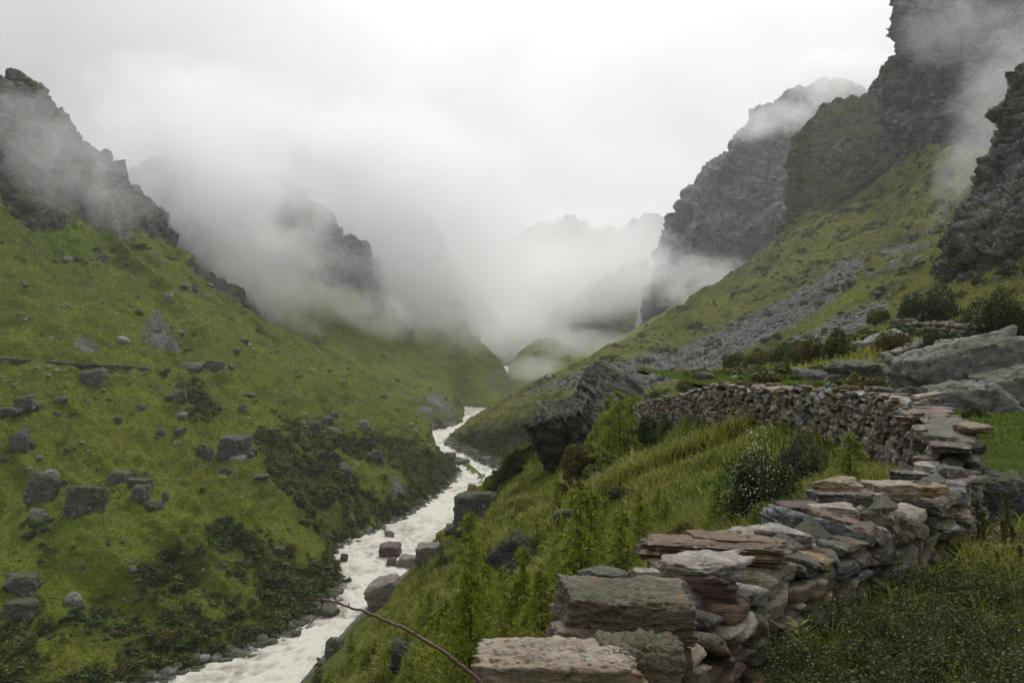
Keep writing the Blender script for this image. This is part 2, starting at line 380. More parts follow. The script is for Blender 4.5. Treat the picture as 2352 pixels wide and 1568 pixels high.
# --- third hill with its river bluff
L = [
 [(930,1000,540),(935,930,570),(940,860,600),(945,800,640),(960,740,680)],
 [(1020,985,520),(1010,920,560),(1000,850,600),(1000,795,640),(1010,740,680)],
 [(1075,965,520),(1060,905,560),(1042,838,605),(1040,785,640),(1048,730,680)],
 [(1140,945,540),(1118,892,575),(1092,828,605),(1078,786,630),(1068,735,670)],
 [(1205,905,690),(1185,884,680),(1150,845,675),(1128,812,672),(1085,788,670)],
 [('w',4,760,0),('w',0,770,10),('w',-10,780,15),('w',-20,790,20),('w',-35,800,25)],
]
_, G3, N3 = simple_land('hillside', L, 260, 200, M['hill_far'], [(3, 45), (1.6, 14)], None, 51, rocksteep=(0.66, 0.85, 24), lush=0.4,
    scree=lambda px, py, G: in_poly(px, py, [(1110,850),(1150,850),(1190,885),(1120,890)], 20) * np.clip(0.6 + 1.1 * fbm(G / 10, 3, 6), 0, 1))
LAND['third'] = (G3, N3, {})
L = [
 [(640,900,720),(650,750,740),(660,600,770),(665,450,810),(670,330,850)],
 [(760,880,710),(770,740,730),(775,600,760),(780,480,790),(785,370,830)],
 [(880,860,700),(890,740,715),(895,630,740),(900,530,770),(905,430,800)],
 [(990,840,692),(1000,760,700),(1000,680,712),(1005,600,735),(1005,520,760)],
 [(1080,830,690),(1083,785,695),(1072,742,702),(1058,690,715),(1040,620,735)],
 [('w',-30,780,20),('w',-32,785,50),('w',-38,790,80),('w',-45,800,100),('w',-60,820,130)],
]
simple_land('cliff', L, 140, 140, M['cliff_far'], [(4, 30)], [(5, 40)], 71, rock=0.95)
# --- crag standing in the cloud above the second hill
L = [
 [(200,800,530),(200,640,570),(200,520,600),(200,440,640),(200,380,680)],
 [(450,800,525),(460,640,560),(470,520,590),(480,430,625),(490,370,660)],
 [(580,795,520),(590,660,550),(600,560,575),(615,470,605),(630,400,635)],
 [(680,790,515),(680,680,540),(685,580,565),(690,500,590),(690,430,615)],
 [(760,800,515),(755,710,540),(755,620,560),(750,540,585),(735,470,610)],
 [(830,800,525),(835,720,540),(832,650,560),(822,580,580),(800,520,600)],
 [(890,800,545),(880,750,555),(870,700,570),(855,650,590),(840,600,610)],
 [('w',-95,640,50),('w',-98,650,70),('w',-104,660,90),('w',-110,670,110),('w',-118,680,120)],
]
simple_land('cliff', L, 240, 220, M['cliff'], [(5, 40), (2, 12)], [(9, 60)], 81, rock=0.95)
# --- distant hills up the valley, right bank
L = [
 [(1160,880,740),(1168,850,765),(1178,836,800),(1185,850,860)],
 [(1190,905,700),(1190,840,770),(1200,802,820),(1205,820,900)],
 [(1240,910,680),(1245,830,760),(1252,782,830),(1256,800,920)],
 [(1290,910,650),(1295,840,740),(1302,790,830),(1306,805,920)],
 [(1330,900,640),(1335,850,720),(1342,815,800),(1346,830,900)],
 [(1380,890,620),(1385,860,700),(1390,830,780),(1394,840,880)],
]
simple_land('hills', L, 200, 120, M['hill_far'], [(5, 60), (2, 18)], None, 91, rocksteep=(0.7, 0.9, 24))
L = [
 [(1280,920,580),(1290,880,640),(1302,842,700),(1310,826,760),(1312,850,860)],
 [(1340,900,560),(1345,860,620),(1352,818,700),(1358,798,770),(1360,820,880)],
 [(1420,880,540),(1425,840,610),(1430,795,700),(1434,768,780),(1436,790,890)],
 [(1500,850,520),(1505,800,600),(1510,755,690),(1514,727,790),(1518,750,900)],
 [(1570,820,520),(1580,760,600),(1590,715,700),(1600,680,800),(1604,700,920)],
 [(1640,800,520),(1660,720,600),(1680,670,700),(1700,630,800),(1710,650,920)],
]
simple_land('hills', L, 260, 160, M['hill_far'], [(5, 60), (2, 18)], None, 95, rocksteep=(0.7, 0.9, 24))

L = [
 [(900,860,1150),(905,790,1180),(910,720,1230),(915,650,1300),(920,620,1400)],
 [(1000,862,1120),(1010,800,1150),(1020,740,1200),(1030,680,1270),(1035,650,1380)],
 [(1100,866,1090),(1105,815,1120),(1112,775,1170),(1120,735,1240),(1125,715,1350)],
 [(1165,868,1080),(1170,838,1110),(1176,806,1160),(1180,778,1230),(1184,765,1340)],
 [(1230,866,1090),(1240,820,1120),(1250,780,1170),(1262,745,1240),(1268,725,1350)],
 [(1330,862,1110),(1345,790,1150),(1360,720,1200),(1375,660,1270),(1380,640,1380)],
 [(1440,860,1130),(1455,770,1180),(1470,690,1230),(1485,620,1300),(1490,600,1400)],
]
simple_land('hills', L, 260, 160, M['hill_far'], [(10, 80), (4, 26)], [(8, 60)], 99, rocksteep=(0.45, 0.8, 30))
# --- right valley side: moraine, talus and grass, down to the river
L = [
 [(600,1700,90),(1000,1420,60),(1420,1130,44),(1690,935,37),(1900,908,33),(2100,893,33),(2300,875,36),(2520,850,40),(2700,800,50),(2900,700,60)],
 [(690,1560,108),(1050,1330,80),(1440,1070,60),(1690,915,48),(1900,878,46),(2050,835,52),(2200,795,62),(2330,745,72),(2470,640,82),(2600,480,95)],
 [(850,1380,140),(1150,1220,108),(1460,1020,82),(1650,905,68),(1810,850,72),(1950,800,86),(2080,745,104),(2200,660,122),(2300,540,142),(2400,380,165)],
 [(960,1290,160),(1080,1240,172),(1380,1010,125),(1560,915,108),(1700,860,128),(1850,790,165),(2000,690,205),(2110,590,240),(2190,480,275),(2250,350,310)],
 [(1040,1215,185),(1080,1190,196),(1330,1000,180),(1500,912,160),(1630,860,185),(1770,790,230),(1900,690,285),(2020,580,335),(2110,460,370),(2170,340,400)],
 [(1110,1135,235),(1160,1112,250),(1330,985,225),(1470,908,220),(1580,858,240),(1720,790,285),(1850,700,340),(1980,590,390),(2080,460,425),(2140,330,450)],
 [(1120,1105,255),(1168,1088,270),(1255,965,278),(1380,898,285),(1480,848,310),(1600,780,350),(1720,690,400),(1850,580,450),(1990,450,485),(2080,300,510)],
 [(1030,1035,330),(1075,1035,318),(1130,975,320),(1250,890,332),(1360,842,350),(1490,775,390),(1620,695,440),(1760,600,485),(1900,480,520),(2010,330,545)],
 [(985,1015,362),(1032,1013,360),(1080,968,366),(1200,893,376),(1300,853,390),(1400,808,420),(1500,754,452),(1600,698,482),(1710,622,515),(1810,545,548)],
 [('w',-26,440,-6),('w',-20,440,-2),('w',-10,430,4),('w',10,430,8),('w',32,440,12),('w',58,470,20),('w',88,510,34),('w',122,545,50),('w',160,580,70),('w',200,620,90)],
]
nu, nv = 820, 660
G = sheet(L, nu, nv); N = face_cam(normals(G), G)
u = np.linspace(0, 9, nu)[:, None] * np.ones(nv); v = np.ones((nu, 1)) * np.linspace(0, 9, nv)
sc = np.clip(G[..., 1] / 250, 0.12, 1.2) * sstep(0.2, 1.4, v)
gul = ridged(np.stack([u * 3.0 + 0.5 * fbm(G / 60, 2, 3), v * 0.3, 0 * u], -1), 3, 14) - 0.3
d = sc * (2.0 * gul * sstep(4, 6, v) + 3.0 * fbm(G / 40, 3, 111) + 1.6 * fbm(G / 10, 3, 121) + 0.8 * ridged(G / 4, 2, 131) * 0.5)
G = G + N * d[..., None]; N = face_cam(normals(G), G); px, py = proj(G); st = steep(G, N)
scree = np.zeros_like(px)
for pl, k in (([(1960,585),(1985,600),(1930,680),(1840,735),(1720,800),(1640,850),(1520,880),(1430,870),(1560,800),(1720,730),(1850,660)], 1.0),
              ([(2030,690),(2040,710),(1950,775),(1870,800),(1800,790),(1880,740)], 0.95),
              ([(1500,800),(1640,790),(1660,850),(1480,900),(1250,900),(1180,930),(1100,1000),(1200,895),(1300,855)], 0.62)):
    scree = np.maximum(scree, k * in_poly(px, py, pl, 22))
scree = np.clip(scree * (1 + 0.25 * fbm(G / 12, 3, 9)), 0, 1)
band = np.clip(in_poly(px, py, [(2180,500),(2160,580),(2050,640),(1930,720),(1850,770),(1830,760),(1930,680),(2060,570)], 10), 0, 1)
scree = np.where(band > 0.5, scree * 0.2, scree)
thick = in_poly(px, py, [(1040,1010),(1100,985),(1240,960),(1260,1090),(1150,1100),(1100,1060)], 16) * sstep(1.1, 1.35, v)
thick = np.maximum(thick, np.clip(1.6 * fbm(G * [1 / 14, 1 / 14, 1 / 7], 3, 19) - 0.25, 0, 1) * sstep(2.5, 3.5, v) * (1 - 0.7 * band))
rock = sstep(1.25, 0.85, v) * 0.0 + 0.5 * sstep(0.35, 0.75, fbm(G / 16, 3, 23)) * sstep(3, 4, v) * (1 - band)
rock = np.maximum(rock, 0.9 * in_poly(px, py, [(1950,610),(2100,520),(2170,520),(2120,590),(2000,650)], 14) * (0.5 + fbm(G / 14, 2, 4)))
grav = sstep(1.5, 1.1, v) * sstep(8.6, 7.6, u) * sstep(2.2, 0.9, G[..., 2])
scree = np.maximum(scree, grav)
LAND['right'] = (G, N, dict(thick=thick, rock=rock, scree=scree, v=v, u=u))
land('hillside', G, M['slope_right'], attrs=dict(rock=np.clip(rock, 0, 1), scree=scree, thicket=np.clip(thick, 0, 1) * 0.85, lush=band * 0.75))

# --- cliffs on the right
L = [
 [(2160,720,122),(2150,640,150),(2165,560,160),(2180,520,175),(2230,440,190),(2280,340,195),(2316,240,205),(2330,165,215)],
 [(2172,695,118),(2186,640,121),(2196,560,126),(2214,505,142),(2268,432,160),(2308,335,166),(2338,235,172),(2350,160,180)],
 [(2220,700,112),(2224,620,115),(2240,545,119),(2262,480,138),(2290,400,152),(2326,300,158),(2362,200,160),(2380,100,180)],
 [(2300,700,105),(2305,610,108),(2320,520,111),(2335,450,128),(2350,370,142),(2380,270,148),(2410,160,150),(2430,40,170)],
 [(2420,680,98),(2430,590,100),(2440,500,103),(2450,430,118),(2465,340,132),(2490,230,140),(2520,100,142),(2540,-60,160)],
 [(2600,640,95),(2600,560,97),(2600,480,100),(2610,400,114),(2620,300,126),(2640,200,134),(2660,60,138),(2680,-100,150)],
]
simple_land('cliff', L, 260, 420, M['cliff'], [(1.4, 20), (0.8, 6)], [(3.4, 16)], 141, rock=0.55, rocksteep=(0.45, 0.7, 14), lush=0.4)
L = [
 [('w',352,700,140),('w',354,700,180),('w',358,700,220),('w',362,700,250),('w',366,700,280),('w',370,700,330)],
 [(2047,320,500),(2041,240,505),(2050,130,510),(2062,60,515),(2076,-10,520),(2110,-150,535)],
 [(2110,330,470),(2120,240,465),(2130,130,468),(2140,50,472),(2150,-20,480),(2170,-150,500)],
 [(2160,430,440),(2175,290,436),(2200,150,440),(2210,50,445),(2220,-20,455),(2230,-150,480)],
 [(2170,560,412),(2222,380,412),(2260,220,414),(2285,50,420),(2300,-30,430),(2310,-150,455)],
 [(2240,600,385),(2320,360,385),(2360,200,392),(2380,50,400),(2390,-30,410),(2400,-150,435)],
 [(2400,520,360),(2450,300,365),(2480,150,372),(2500,50,380),(2500,-50,390),(2500,-150,415)],
 [(2600,520,350),(2650,300,355),(2680,150,362),(2700,50,370),(2700,-50,380),(2700,-150,405)],
]
simple_land('cliff', L, 420, 420, M['cliff'], [(5, 60), (2.2, 20), (1.2, 7)], [(10, 55)], 151, rock=0.72, rocksteep=(0.30, 0.60, 26))
L = [
 [('w',262,690,110),('w',264,690,130),('w',266,690,150),('w',268,690,165),('w',270,690,180),('w',275,700,190)],
 [(1785,570,540),(1806,500,546),(1812,440,552),(1814,390,558),(1818,348,564),(1832,322,580)],
 [(1850,540,522),(1855,460,530),(1858,395,540),(1862,340,555),(1868,298,575),(1880,262,600)],
 [(1920,480,506),(1920,415,515),(1922,352,527),(1925,300,545),(1930,260,570),(1940,226,600)],
 [(1990,415,492),(1990,362,500),(1990,312,512),(1988,272,535),(1985,242,560),(1985,219,592)],
 [(2050,380,475),(2050,335,484),(2048,295,495),(2045,268,515),(2042,248,540),(2035,236,572)],
 [(2120,360,465),(2110,320,475),(2105,290,490),(2100,262,510),(2096,248,540),(2090,240,570)],
]
_, Gk, Nk = simple_land('crag', L, 320, 280, M['cliff'], [(3, 30), (1.8, 10)], [(4.5, 36)], 161, rock=0.15, rocksteep=(0.50, 0.80, 30), lush=0.1)
LAND['knob'] = (Gk, Nk, {})
def ridge_cols(cols, nv=6, back=160):
    "cols: (px, py_top, Y_top, py_bottom, Y_bottom): a leaning face with its back side"
    L = []
    for (px, pt, Yt, pb, Yb) in cols:
        top = np.array(W(px, pt, Yt)); bot = np.array(W(px + (0 if pb < pt + 1 else 0), pb, Yb))
        c = [('w', *(bot + (top - bot) * t)) for t in np.linspace(0, 1, nv)]
        L.append(c + [('w', top[0] + 5, top[1] + back, top[2] - back * 0.4)])
    return L
def left_fold(L, dx=30, dy=180, dz=-40):
    return [[('w', p[1] + dx, p[2] + dy, p[3] + dz) for p in L[0]]] + L
cols = [(1508,695,900,740,860),(1522,650,905,730,850),(1550,595,910,720,830),(1598,512,920,700,810),(1640,405,935,680,790),(1690,348,950,650,770),(1732,274,965,620,755),
        (1772,246,975,600,745),(1815,258,980,580,735),(1870,262,985,560,730),(1930,262,990,540,730),(2000,262,995,520,730)]
simple_land('mountain', left_fold(ridge_cols(cols)), 380, 320, M['cliff_far'], [(7, 90), (3.5, 30)], [(15, 95)], 171, rock=0.97)
cols = [(1528,552,1040,720,980),(1545,508,1050,700,985),(1568,480,1060,690,990),(1592,480,1065,680,995),(1622,495,1070,680,1000),(1650,520,1075,680,1000)]
simple_land('mountain', left_fold(ridge_cols(cols)), 200, 180, M['cliff_far'], [(6, 80), (3, 26)], [(12, 80)], 181, rock=0.97)
cols = [(1582,478,1240,700,1180),(1592,432,1250,690,1190),(1640,386,1265,660,1200),(1672,350,1275,640,1210),(1700,300,1290,600,1220),(1760,262,1300,560,1230),(1800,238,1310,540,1240),
        (1860,208,1320,520,1250),(1905,186,1330,500,1260),(1945,190,1335,500,1265),(1975,215,1340,480,1270),(2050,225,1350,480,1280)]
simple_land('mountain', left_fold(ridge_cols(cols)), 320, 220, M['cliff_far'], [(8, 100), (4, 32)], [(16, 100)], 191, rock=0.97)
cols = [(1994,222,660,330,640),(2004,194,665,330,640),(2024,170,670,330,640),(2046,150,675,330,645),(2090,150,680,330,645)]
simple_land('mountain', left_fold(ridge_cols(cols, back=60), 15, 60, -20), 120, 120, M['cliff_far'], [(4, 50)], [(6, 50)], 195, rock=0.9)
cols = [(1205,600,2500,900,2400),(1222,560,2520,900,2400),(1250,525,2540,900,2420),(1290,512,2560,900,2440),(1330,520,2580,900,2460),(1365,560,2600,900,2480),(1385,600,2600,900,2480)]
simple_land('mountain', left_fold(ridge_cols(cols, back=500), 60, 400, -200), 160, 120, M['cliff_far'], [(25, 260)], [(35, 300)], 201, rock=0.97)
cols = [(1360,560,2950,900,2800),(1385,535,2960,900,2800),(1420,518,2980,900,2820),(1450,502,3000,900,2840),(1490,508,3020,900,2860),(1520,520,3040,900,2880),(1560,545,3050,900,2880)]
simple_land('mountain', left_fold(ridge_cols(cols, back=500), 60, 400, -200), 160, 120, M['cliff_far'], [(25, 260)], [(35, 300)], 211, rock=0.97)

# --- near bank falling from the wall to the gorge
def beyond(L):
    x, y, z = L[-1][1:] if L[-1][0] == 'w' else W(*L[-1]); return L + [('w', x - 7, y + 4, z - 6), ('w', x - 16, y + 12, max(z - 22, -3)), ('w', x - 22, y + 24, -6)]
L = [beyond(l) for l in [
 [('w',0.5,0.5,42.9),('w',-1.2,1.5,42.4),('w',-3.5,3.5,41.2),('w',-9,8,37.5),('w',-17,20,31)],
 [('w',1.0,2.6,43.1),(1200,1900,3.6),(1000,1750,8),(860,1690,20),(760,1650,44)],
 [(1640,1500,5),(1430,1490,7),(1150,1480,13),(1000,1500,23),(862,1505,52)],
 [(1800,1290,6.6),(1560,1290,10),(1300,1300,18),(1120,1320,31),(985,1378,60)],
 [(2050,1140,8.6),(1700,1150,13),(1420,1170,22),(1210,1190,42),(1055,1266,70)],
 [(2085,1120,10.5),(1830,1090,16),(1560,1070,26),(1300,1100,48),(1135,1165,78)],
 [(1990,1078,14.5),(1790,1035,20),(1570,1010,32),(1360,1050,52),(1196,1088,82)],
 [(1790,975,22.5),(1640,975,30),(1500,985,40),(1380,1005,55),(1236,1050,80)],
 [(1680,950,32),(1570,952,39),(1465,958,48),(1380,965,60),(1262,1000,80)],
 [(1620,938,42),(1530,940,48),(1450,945,56),(1370,952,66),(1280,990,80)],
]]
nu, nv = 640, 560
G = sheet(L, nu, nv); N = face_cam(normals(G), G)
sc = np.clip(G[..., 1] / 30, 0.12, 1.5)
v = np.ones((nu, 1)) * np.linspace(0, 7, nv); u = np.linspace(0, 9, nu)[:, None] * np.ones(nv)
d = sc * sstep(0, 1.2, v) * (0.55 * fbm(G / 6, 3, 221) + 0.35 * fbm(G / 1.6, 3, 231) * 0.7)
d += -0.05 + 0.04 * fbm(G / 0.8, 2, 235)
G = G + N * d[..., None]; N = face_cam(normals(G), G)
LAND['near'] = (G, N, dict(u=u, v=v))
land('riverbank', G, M['slope_near'], attrs=dict(rock=0.35 * sstep(0.4, 0.8, fbm(G / 5, 3, 17)), scree=zeros(G), thicket=np.clip(fbm(G / 7, 3, 27) * 0.7, 0, 0.6), lush=np.clip(fbm(G / 9, 2, 37) * 0.5, 0, 0.4)))

# --- walled meadow on the right: the wall line is its edge
WALL = np.array([(-0.35,1.6),(0.1,2.5),(0.55,3.25),(1.0,3.95),(1.7,4.75),(2.5,5.6),(3.45,6.55),(4.3,7.8),(5.15,9.6),(6.2,12.6),(7.05,17),(7.5,22),(7.5,29),(7.3,36),(6.9,44)])
wl = crom(WALL, 300)
def meadow_z(x, y): return CAMZ - 1.68 + 0.05 * np.sin(x * 0.6 + 1) * np.cos(y * 0.37) + np.clip(y - 24, 0, 100) * 0.004 + np.clip(x - 14, 0, 60) * 0.02
nu, nv = 320, 320
yy = np.concatenate([np.linspace(-14, 1.6, 30)[:-1], np.linspace(1.6, 44, 291)])
xl = np.interp(yy, wl[:, 1], wl[:, 0]); xl[yy < 1.6] = -0.35 + 0.0 * yy[yy < 1.6]
t = np.linspace(0, 1, nv) ** 1.6
X = xl[:, None] + t[None] * (60 + 0 * xl[:, None]); Yg = yy[:, None] + 0 * X
Z = meadow_z(X, Yg) + 0.05 * fbm(np.stack([X / 1.5, Yg / 1.5, 0 * X], -1), 3, 241) - 0.02
G = np.stack([X, Yg, Z], -1); N = np.zeros_like(G); N[..., 2] = 1
path = np.clip(np.exp(-((X - (5.6 + (Yg - 6) * 0.28) - 1.2) / 0.45) ** 2) * 0.8 * (Yg < 14) * (Yg > 6), 0, 1)
LAND['meadow'] = (G, N, {})
land('field', G, M['terrace'], attrs=dict(rock=zeros(G), scree=zeros(G), thicket=zeros(G), lush=np.clip(0.35 + 0.3 * fbm(G / 3, 2, 47) - path, 0, 1)))

# --- river: rough glacial water on a sheet that climbs up the gorge
RB = [(-420,1860,-60,1960),(-60,1740,330,1790),(200,1650,560,1665),(360,1562,690,1568),(480,1516,740,1505),(640,1464,820,1440),(720,1422,860,1390),(790,1352,910,1338),(772,1266,970,1305),
      (880,1222,1030,1262),(960,1172,1085,1190),(1012,1118,1150,1118),(1050,1087,1168,1090),(1020,1050,1125,1058),(975,1012,1036,1016),(972,990,1040,984)]
rows = []
for (xl_, yl_, xr, yr) in RB:
    a = np.array(W(xl_, yl_, CAMZ * FPX / (yl_ - CY0))); b = np.array(W(xr, yr, CAMZ * FPX / (yr - CY0)))
    m = (a + b) / 2; a = m + (a - m) * 1.5; b = m + (b - m) * 1.5; rows.append([a, b])
for (x, y, z, wd) in ((-22, 470, 0.6, 22), (-12, 560, 1.0, 20), (2, 640, 2.0, 18), (7, 740, 4.0, 16), (4, 820, 8, 14), (-10, 900, 14, 12), (-30, 980, 18, 10)):
    rows.append([np.array([x - wd, y, z]), np.array([x + wd, y, z])])
rows = np.array(rows)
R = crom(rows, 900); tt = np.linspace(0, 1, 70)
G = R[:, :1] * (1 - tt[None, :, None]) + R[:, 1:] * tt[None, :, None]
amp = np.clip(G[..., 1] / 250, 0.4, 1.6)
q = G / 4.0
wav = 0.42 * ridged(q + 0.7 * fbm(G / 9, 2, 5)[..., None], 4, 251) + 0.22 * fbm(G / 1.6, 3, 255)
G[..., 2] += amp * 0.9 * (wav - 0.3)
foam = np.clip(0.55 + 0.6 * wav + 0.35 * fbm(G / 14, 3, 261), 0, 1)
b = NB('glacial_water'); P = b.pos()
n1 = b.noise(b.mapv(P, (1, 0.5, 1)), 0.32, 9, 0.66, 1.2); n2 = b.noise(P, 3.2, 5, 0.7)
f = b.math('ADD', b.math('MULTIPLY', b.attr('foam'), 0.9), b.math('MULTIPLY', b.math('SUBTRACT', n1, 0.5), 1.3))
col = b.mix(b.ramp(f, [(0.28, 0), (0.78, 1)]), (0.185, 0.170, 0.122), (0.56, 0.53, 0.455))
rgh = b.ramp(f, [(0.3, 0.22), (0.7, 0.7)])
M['water'] = b.done(col, rgh, b.bump(b.math('ADD', n1, b.math('MULTIPLY', n2, 0.5)), 0.5, 0.9), 0.35)
land('river', G, M['water'], attrs=dict(foam=foam))
# --- valley floor under everything, out to the horizon
g = np.array([[-9000, -3000, -9], [9000, -3000, -9], [9000, 14000, -9], [-9000, 14000, -9]])
o = mk('ground', g, np.array([[0, 1, 2, 3]]), M['hill_far']); o['kind'] = 'structure'
# ------------------------------------------------------------------ cloud and mist lying in the valley
def fog_mat(name, dens, L, soft=1.2, cut=0.30, amp=1.5, seed=0.0, an=0.45):
    b = NB(name); P = b.pos(); O = b.obj()
    n = b.n('ShaderNodeTexNoise', {'Vector': b.n('ShaderNodeVectorMath', {0: P, 1: (seed, seed * 0.7, seed * 0.3)}, operation='ADD').outputs[0], 'Scale': 1.0 / L, 'Detail': 5.0, 'Roughness': 0.56, 'Distortion': 0.9}).outputs['Fac']
    r2 = b.n('ShaderNodeVectorMath', {0: O, 1: O}, operation='DOT_PRODUCT').outputs['Value']
    f = b.math('SUBTRACT', 1.0, r2, clamp=True)
    v = b.math('ADD', b.math('MULTIPLY', f, soft), b.math('MULTIPLY', b.math('SUBTRACT', n, 0.5), amp))
    v = b.math('MULTIPLY', b.math('SUBTRACT', v, cut), 1.25, clamp=True)
    v = b.math('MULTIPLY', b.math('MULTIPLY', v, b.math('MULTIPLY', f, 2.6, clamp=True)), dens)
    p = b.n('ShaderNodeVolumePrincipled', {'Color': (1.0, 1.0, 1.0, 1), 'Density': v, 'Anisotropy': an})
    b.t.links.new(p.outputs[0], b.o.inputs['Volume']); return b.m
def ico(n):
    import bmesh
    bm = bmesh.new(); bmesh.ops.create_icosphere(bm, subdivisions=n, radius=1.0)
    V = np.array([v.co[:] for v in bm.verts]); F = np.array([[v.index for v in f.verts] for f in bm.faces]); bm.free(); return V, F
ICO = {k: ico(k) for k in (2, 3, 4, 5, 6)}
def fog(px, py, Y, rx, ry, rz, dens, L, rot=0.0, **k):
    V, F = ICO[3]
    o = mk('fog_bank', V, F, fog_mat('drifting_fog', dens, L, seed=px * 0.37, **k))
    o.location = W(px, py, Y); o.scale = (rx, ry, rz); o.rotation_euler = (0, rot, 0); o['kind'] = 'stuff'
    return o
fog(450, 400, 430, 78, 40, 56, 0.042, 28, rot=0.6, amp=2.2)
fog(600, 560, 445, 62, 34, 60, 0.024, 24, rot=0.5, amp=2.5)
fog(730, 570, 490, 40, 20, 48, 0.010, 22, rot=0.3, amp=2.8)
fog(600, 320, 520, 150, 60, 54, 0.030, 40, rot=0.3, amp=2.0, an=0.3)
fog(940, 480, 620, 140, 60, 110, 0.040, 42, rot=0.3, amp=1.6, an=0.55)
fog(1000, 665, 560, 90, 50, 48, 0.022, 28, rot=0.3, amp=2.1, an=0.6)
fog(620, 690, 445, 52, 20, 24, 0.024, 20, rot=0.65, amp=2.6)
fog(810, 712, 485, 60, 22, 20, 0.026, 20, rot=0.2, amp=2.5)
fog(1150, 655, 720, 96, 60, 46, 0.016, 36, amp=1.9, an=0.65)
fog(1330, 640, 900, 150, 80, 64, 0.018, 42, amp=1.9, an=0.65)
fog(1230, 640, 980, 90, 60, 100, 0.016, 44, amp=1.9, an=0.65)
fog(1480, 600, 870, 62, 40, 54, 0.020, 28, rot=0.5, amp=2.2, an=0.65)
fog(1370, 570, 1600, 300, 100, 120, 0.016, 110, amp=1.4, an=0.65)
fog(1140, 735, 660, 62, 50, 24, 0.024, 22, amp=2.1, an=0.6)
fog(120, 350, 285, 56, 24, 24, 0.018, 13, rot=0.5, amp=3.4)
fog(2310, 240, 250, 18, 30, 58, 0.013, 13, rot=0.35, amp=3.2)
fog(2190, 50, 400, 34, 30, 28, 0.008, 16, rot=0.3, amp=3.2)
fog(1600, 650, 640, 64, 40, 32, 0.014, 22, amp=3.0)
fog(1770, 275, 800, 74, 50, 22, 0.014, 20, rot=-0.2, amp=3.1)
fog(1930, 175, 1050, 110, 50, 46, 0.024, 34, amp=2.1)
fog(1225, 845, 600, 28, 60, 14, 0.010, 14, amp=2.6, an=0.6)
fog(1200, 775, 850, 110, 70, 34, 0.012, 30, amp=2.4, an=0.6)
fog(1330, 790, 640, 60, 40, 16, 0.010, 18, amp=2.7, an=0.6)
# --- the damp air of the whole valley
hz = mk('haze', np.array([[x, y, z] for x in (-1100, 1100) for y in (-40, 3400) for z in (-10.5, 640)]),
        np.array([[0, 1, 3, 2], [4, 6, 7, 5], [0, 4, 5, 1], [2, 3, 7, 6], [0, 2, 6, 4], [1, 5, 7, 3]]), None, smooth=False)
b = NB('damp_air')
p = b.n('ShaderNodeVolumePrincipled', {'Color': (0.985, 0.99, 1.0, 1), 'Density': 0.00015, 'Anisotropy': 0.2}); b.t.links.new(p.outputs[0], b.o.inputs['Volume'])
hz.data.materials.append(b.m); hz['kind'] = 'stuff'
# ------------------------------------------------------------------ kit: stones, foliage, tubes
bpy.context.view_layer.update()
_dg = bpy.context.evaluated_depsgraph_get()
def hit(px, py):
    "where the line of sight through a photo point meets the land"
    d = Vector(((px - CX0) / FPX, 1.0, (CY0 - py) / FPX)).normalized()
    ok, p, n, i, o, m = SC.ray_cast(_dg, Vector((0, 0, CAMZ)) + d * 0.3, d)
    return (np.array(p), np.array(n), o.name) if ok and o.name != 'ground' else (None, None, None)
def drop(x, y, z0=400.0):
    ok, p, n, i, o, m = SC.ray_cast(_dg, Vector((x, y, z0)), Vector((0, 0, -1)))
    return (np.array(p), np.array(n)) if ok else (np.array([x, y, 0.0]), np.array([0, 0, 1.0]))
ICO[1] = ico(1)
_t = (1 + 5 ** 0.5) / 2
ICO[0] = (np.array([(-1,_t,0),(1,_t,0),(-1,-_t,0),(1,-_t,0),(0,-1,_t),(0,1,_t),(0,-1,-_t),(0,1,-_t),(_t,0,-1),(_t,0,1),(-_t,0,-1),(-_t,0,1)]) / math.hypot(1, _t),
          np.array([(0,11,5),(0,5,1),(0,1,7),(0,7,10),(0,10,11),(1,5,9),(5,11,4),(11,10,2),(10,7,6),(7,1,8),(3,9,4),(3,4,2),(3,2,6),(3,6,8),(3,8,9),(4,9,5),(2,4,11),(6,2,10),(8,6,7),(9,8,1)]))
def rotm(rx, ry, rz):
    return np.array(Matrix.Rotation(rz, 3, 'Z') @ Matrix.Rotation(ry, 3, 'Y') @ Matrix.Rotation(rx, 3, 'X'))
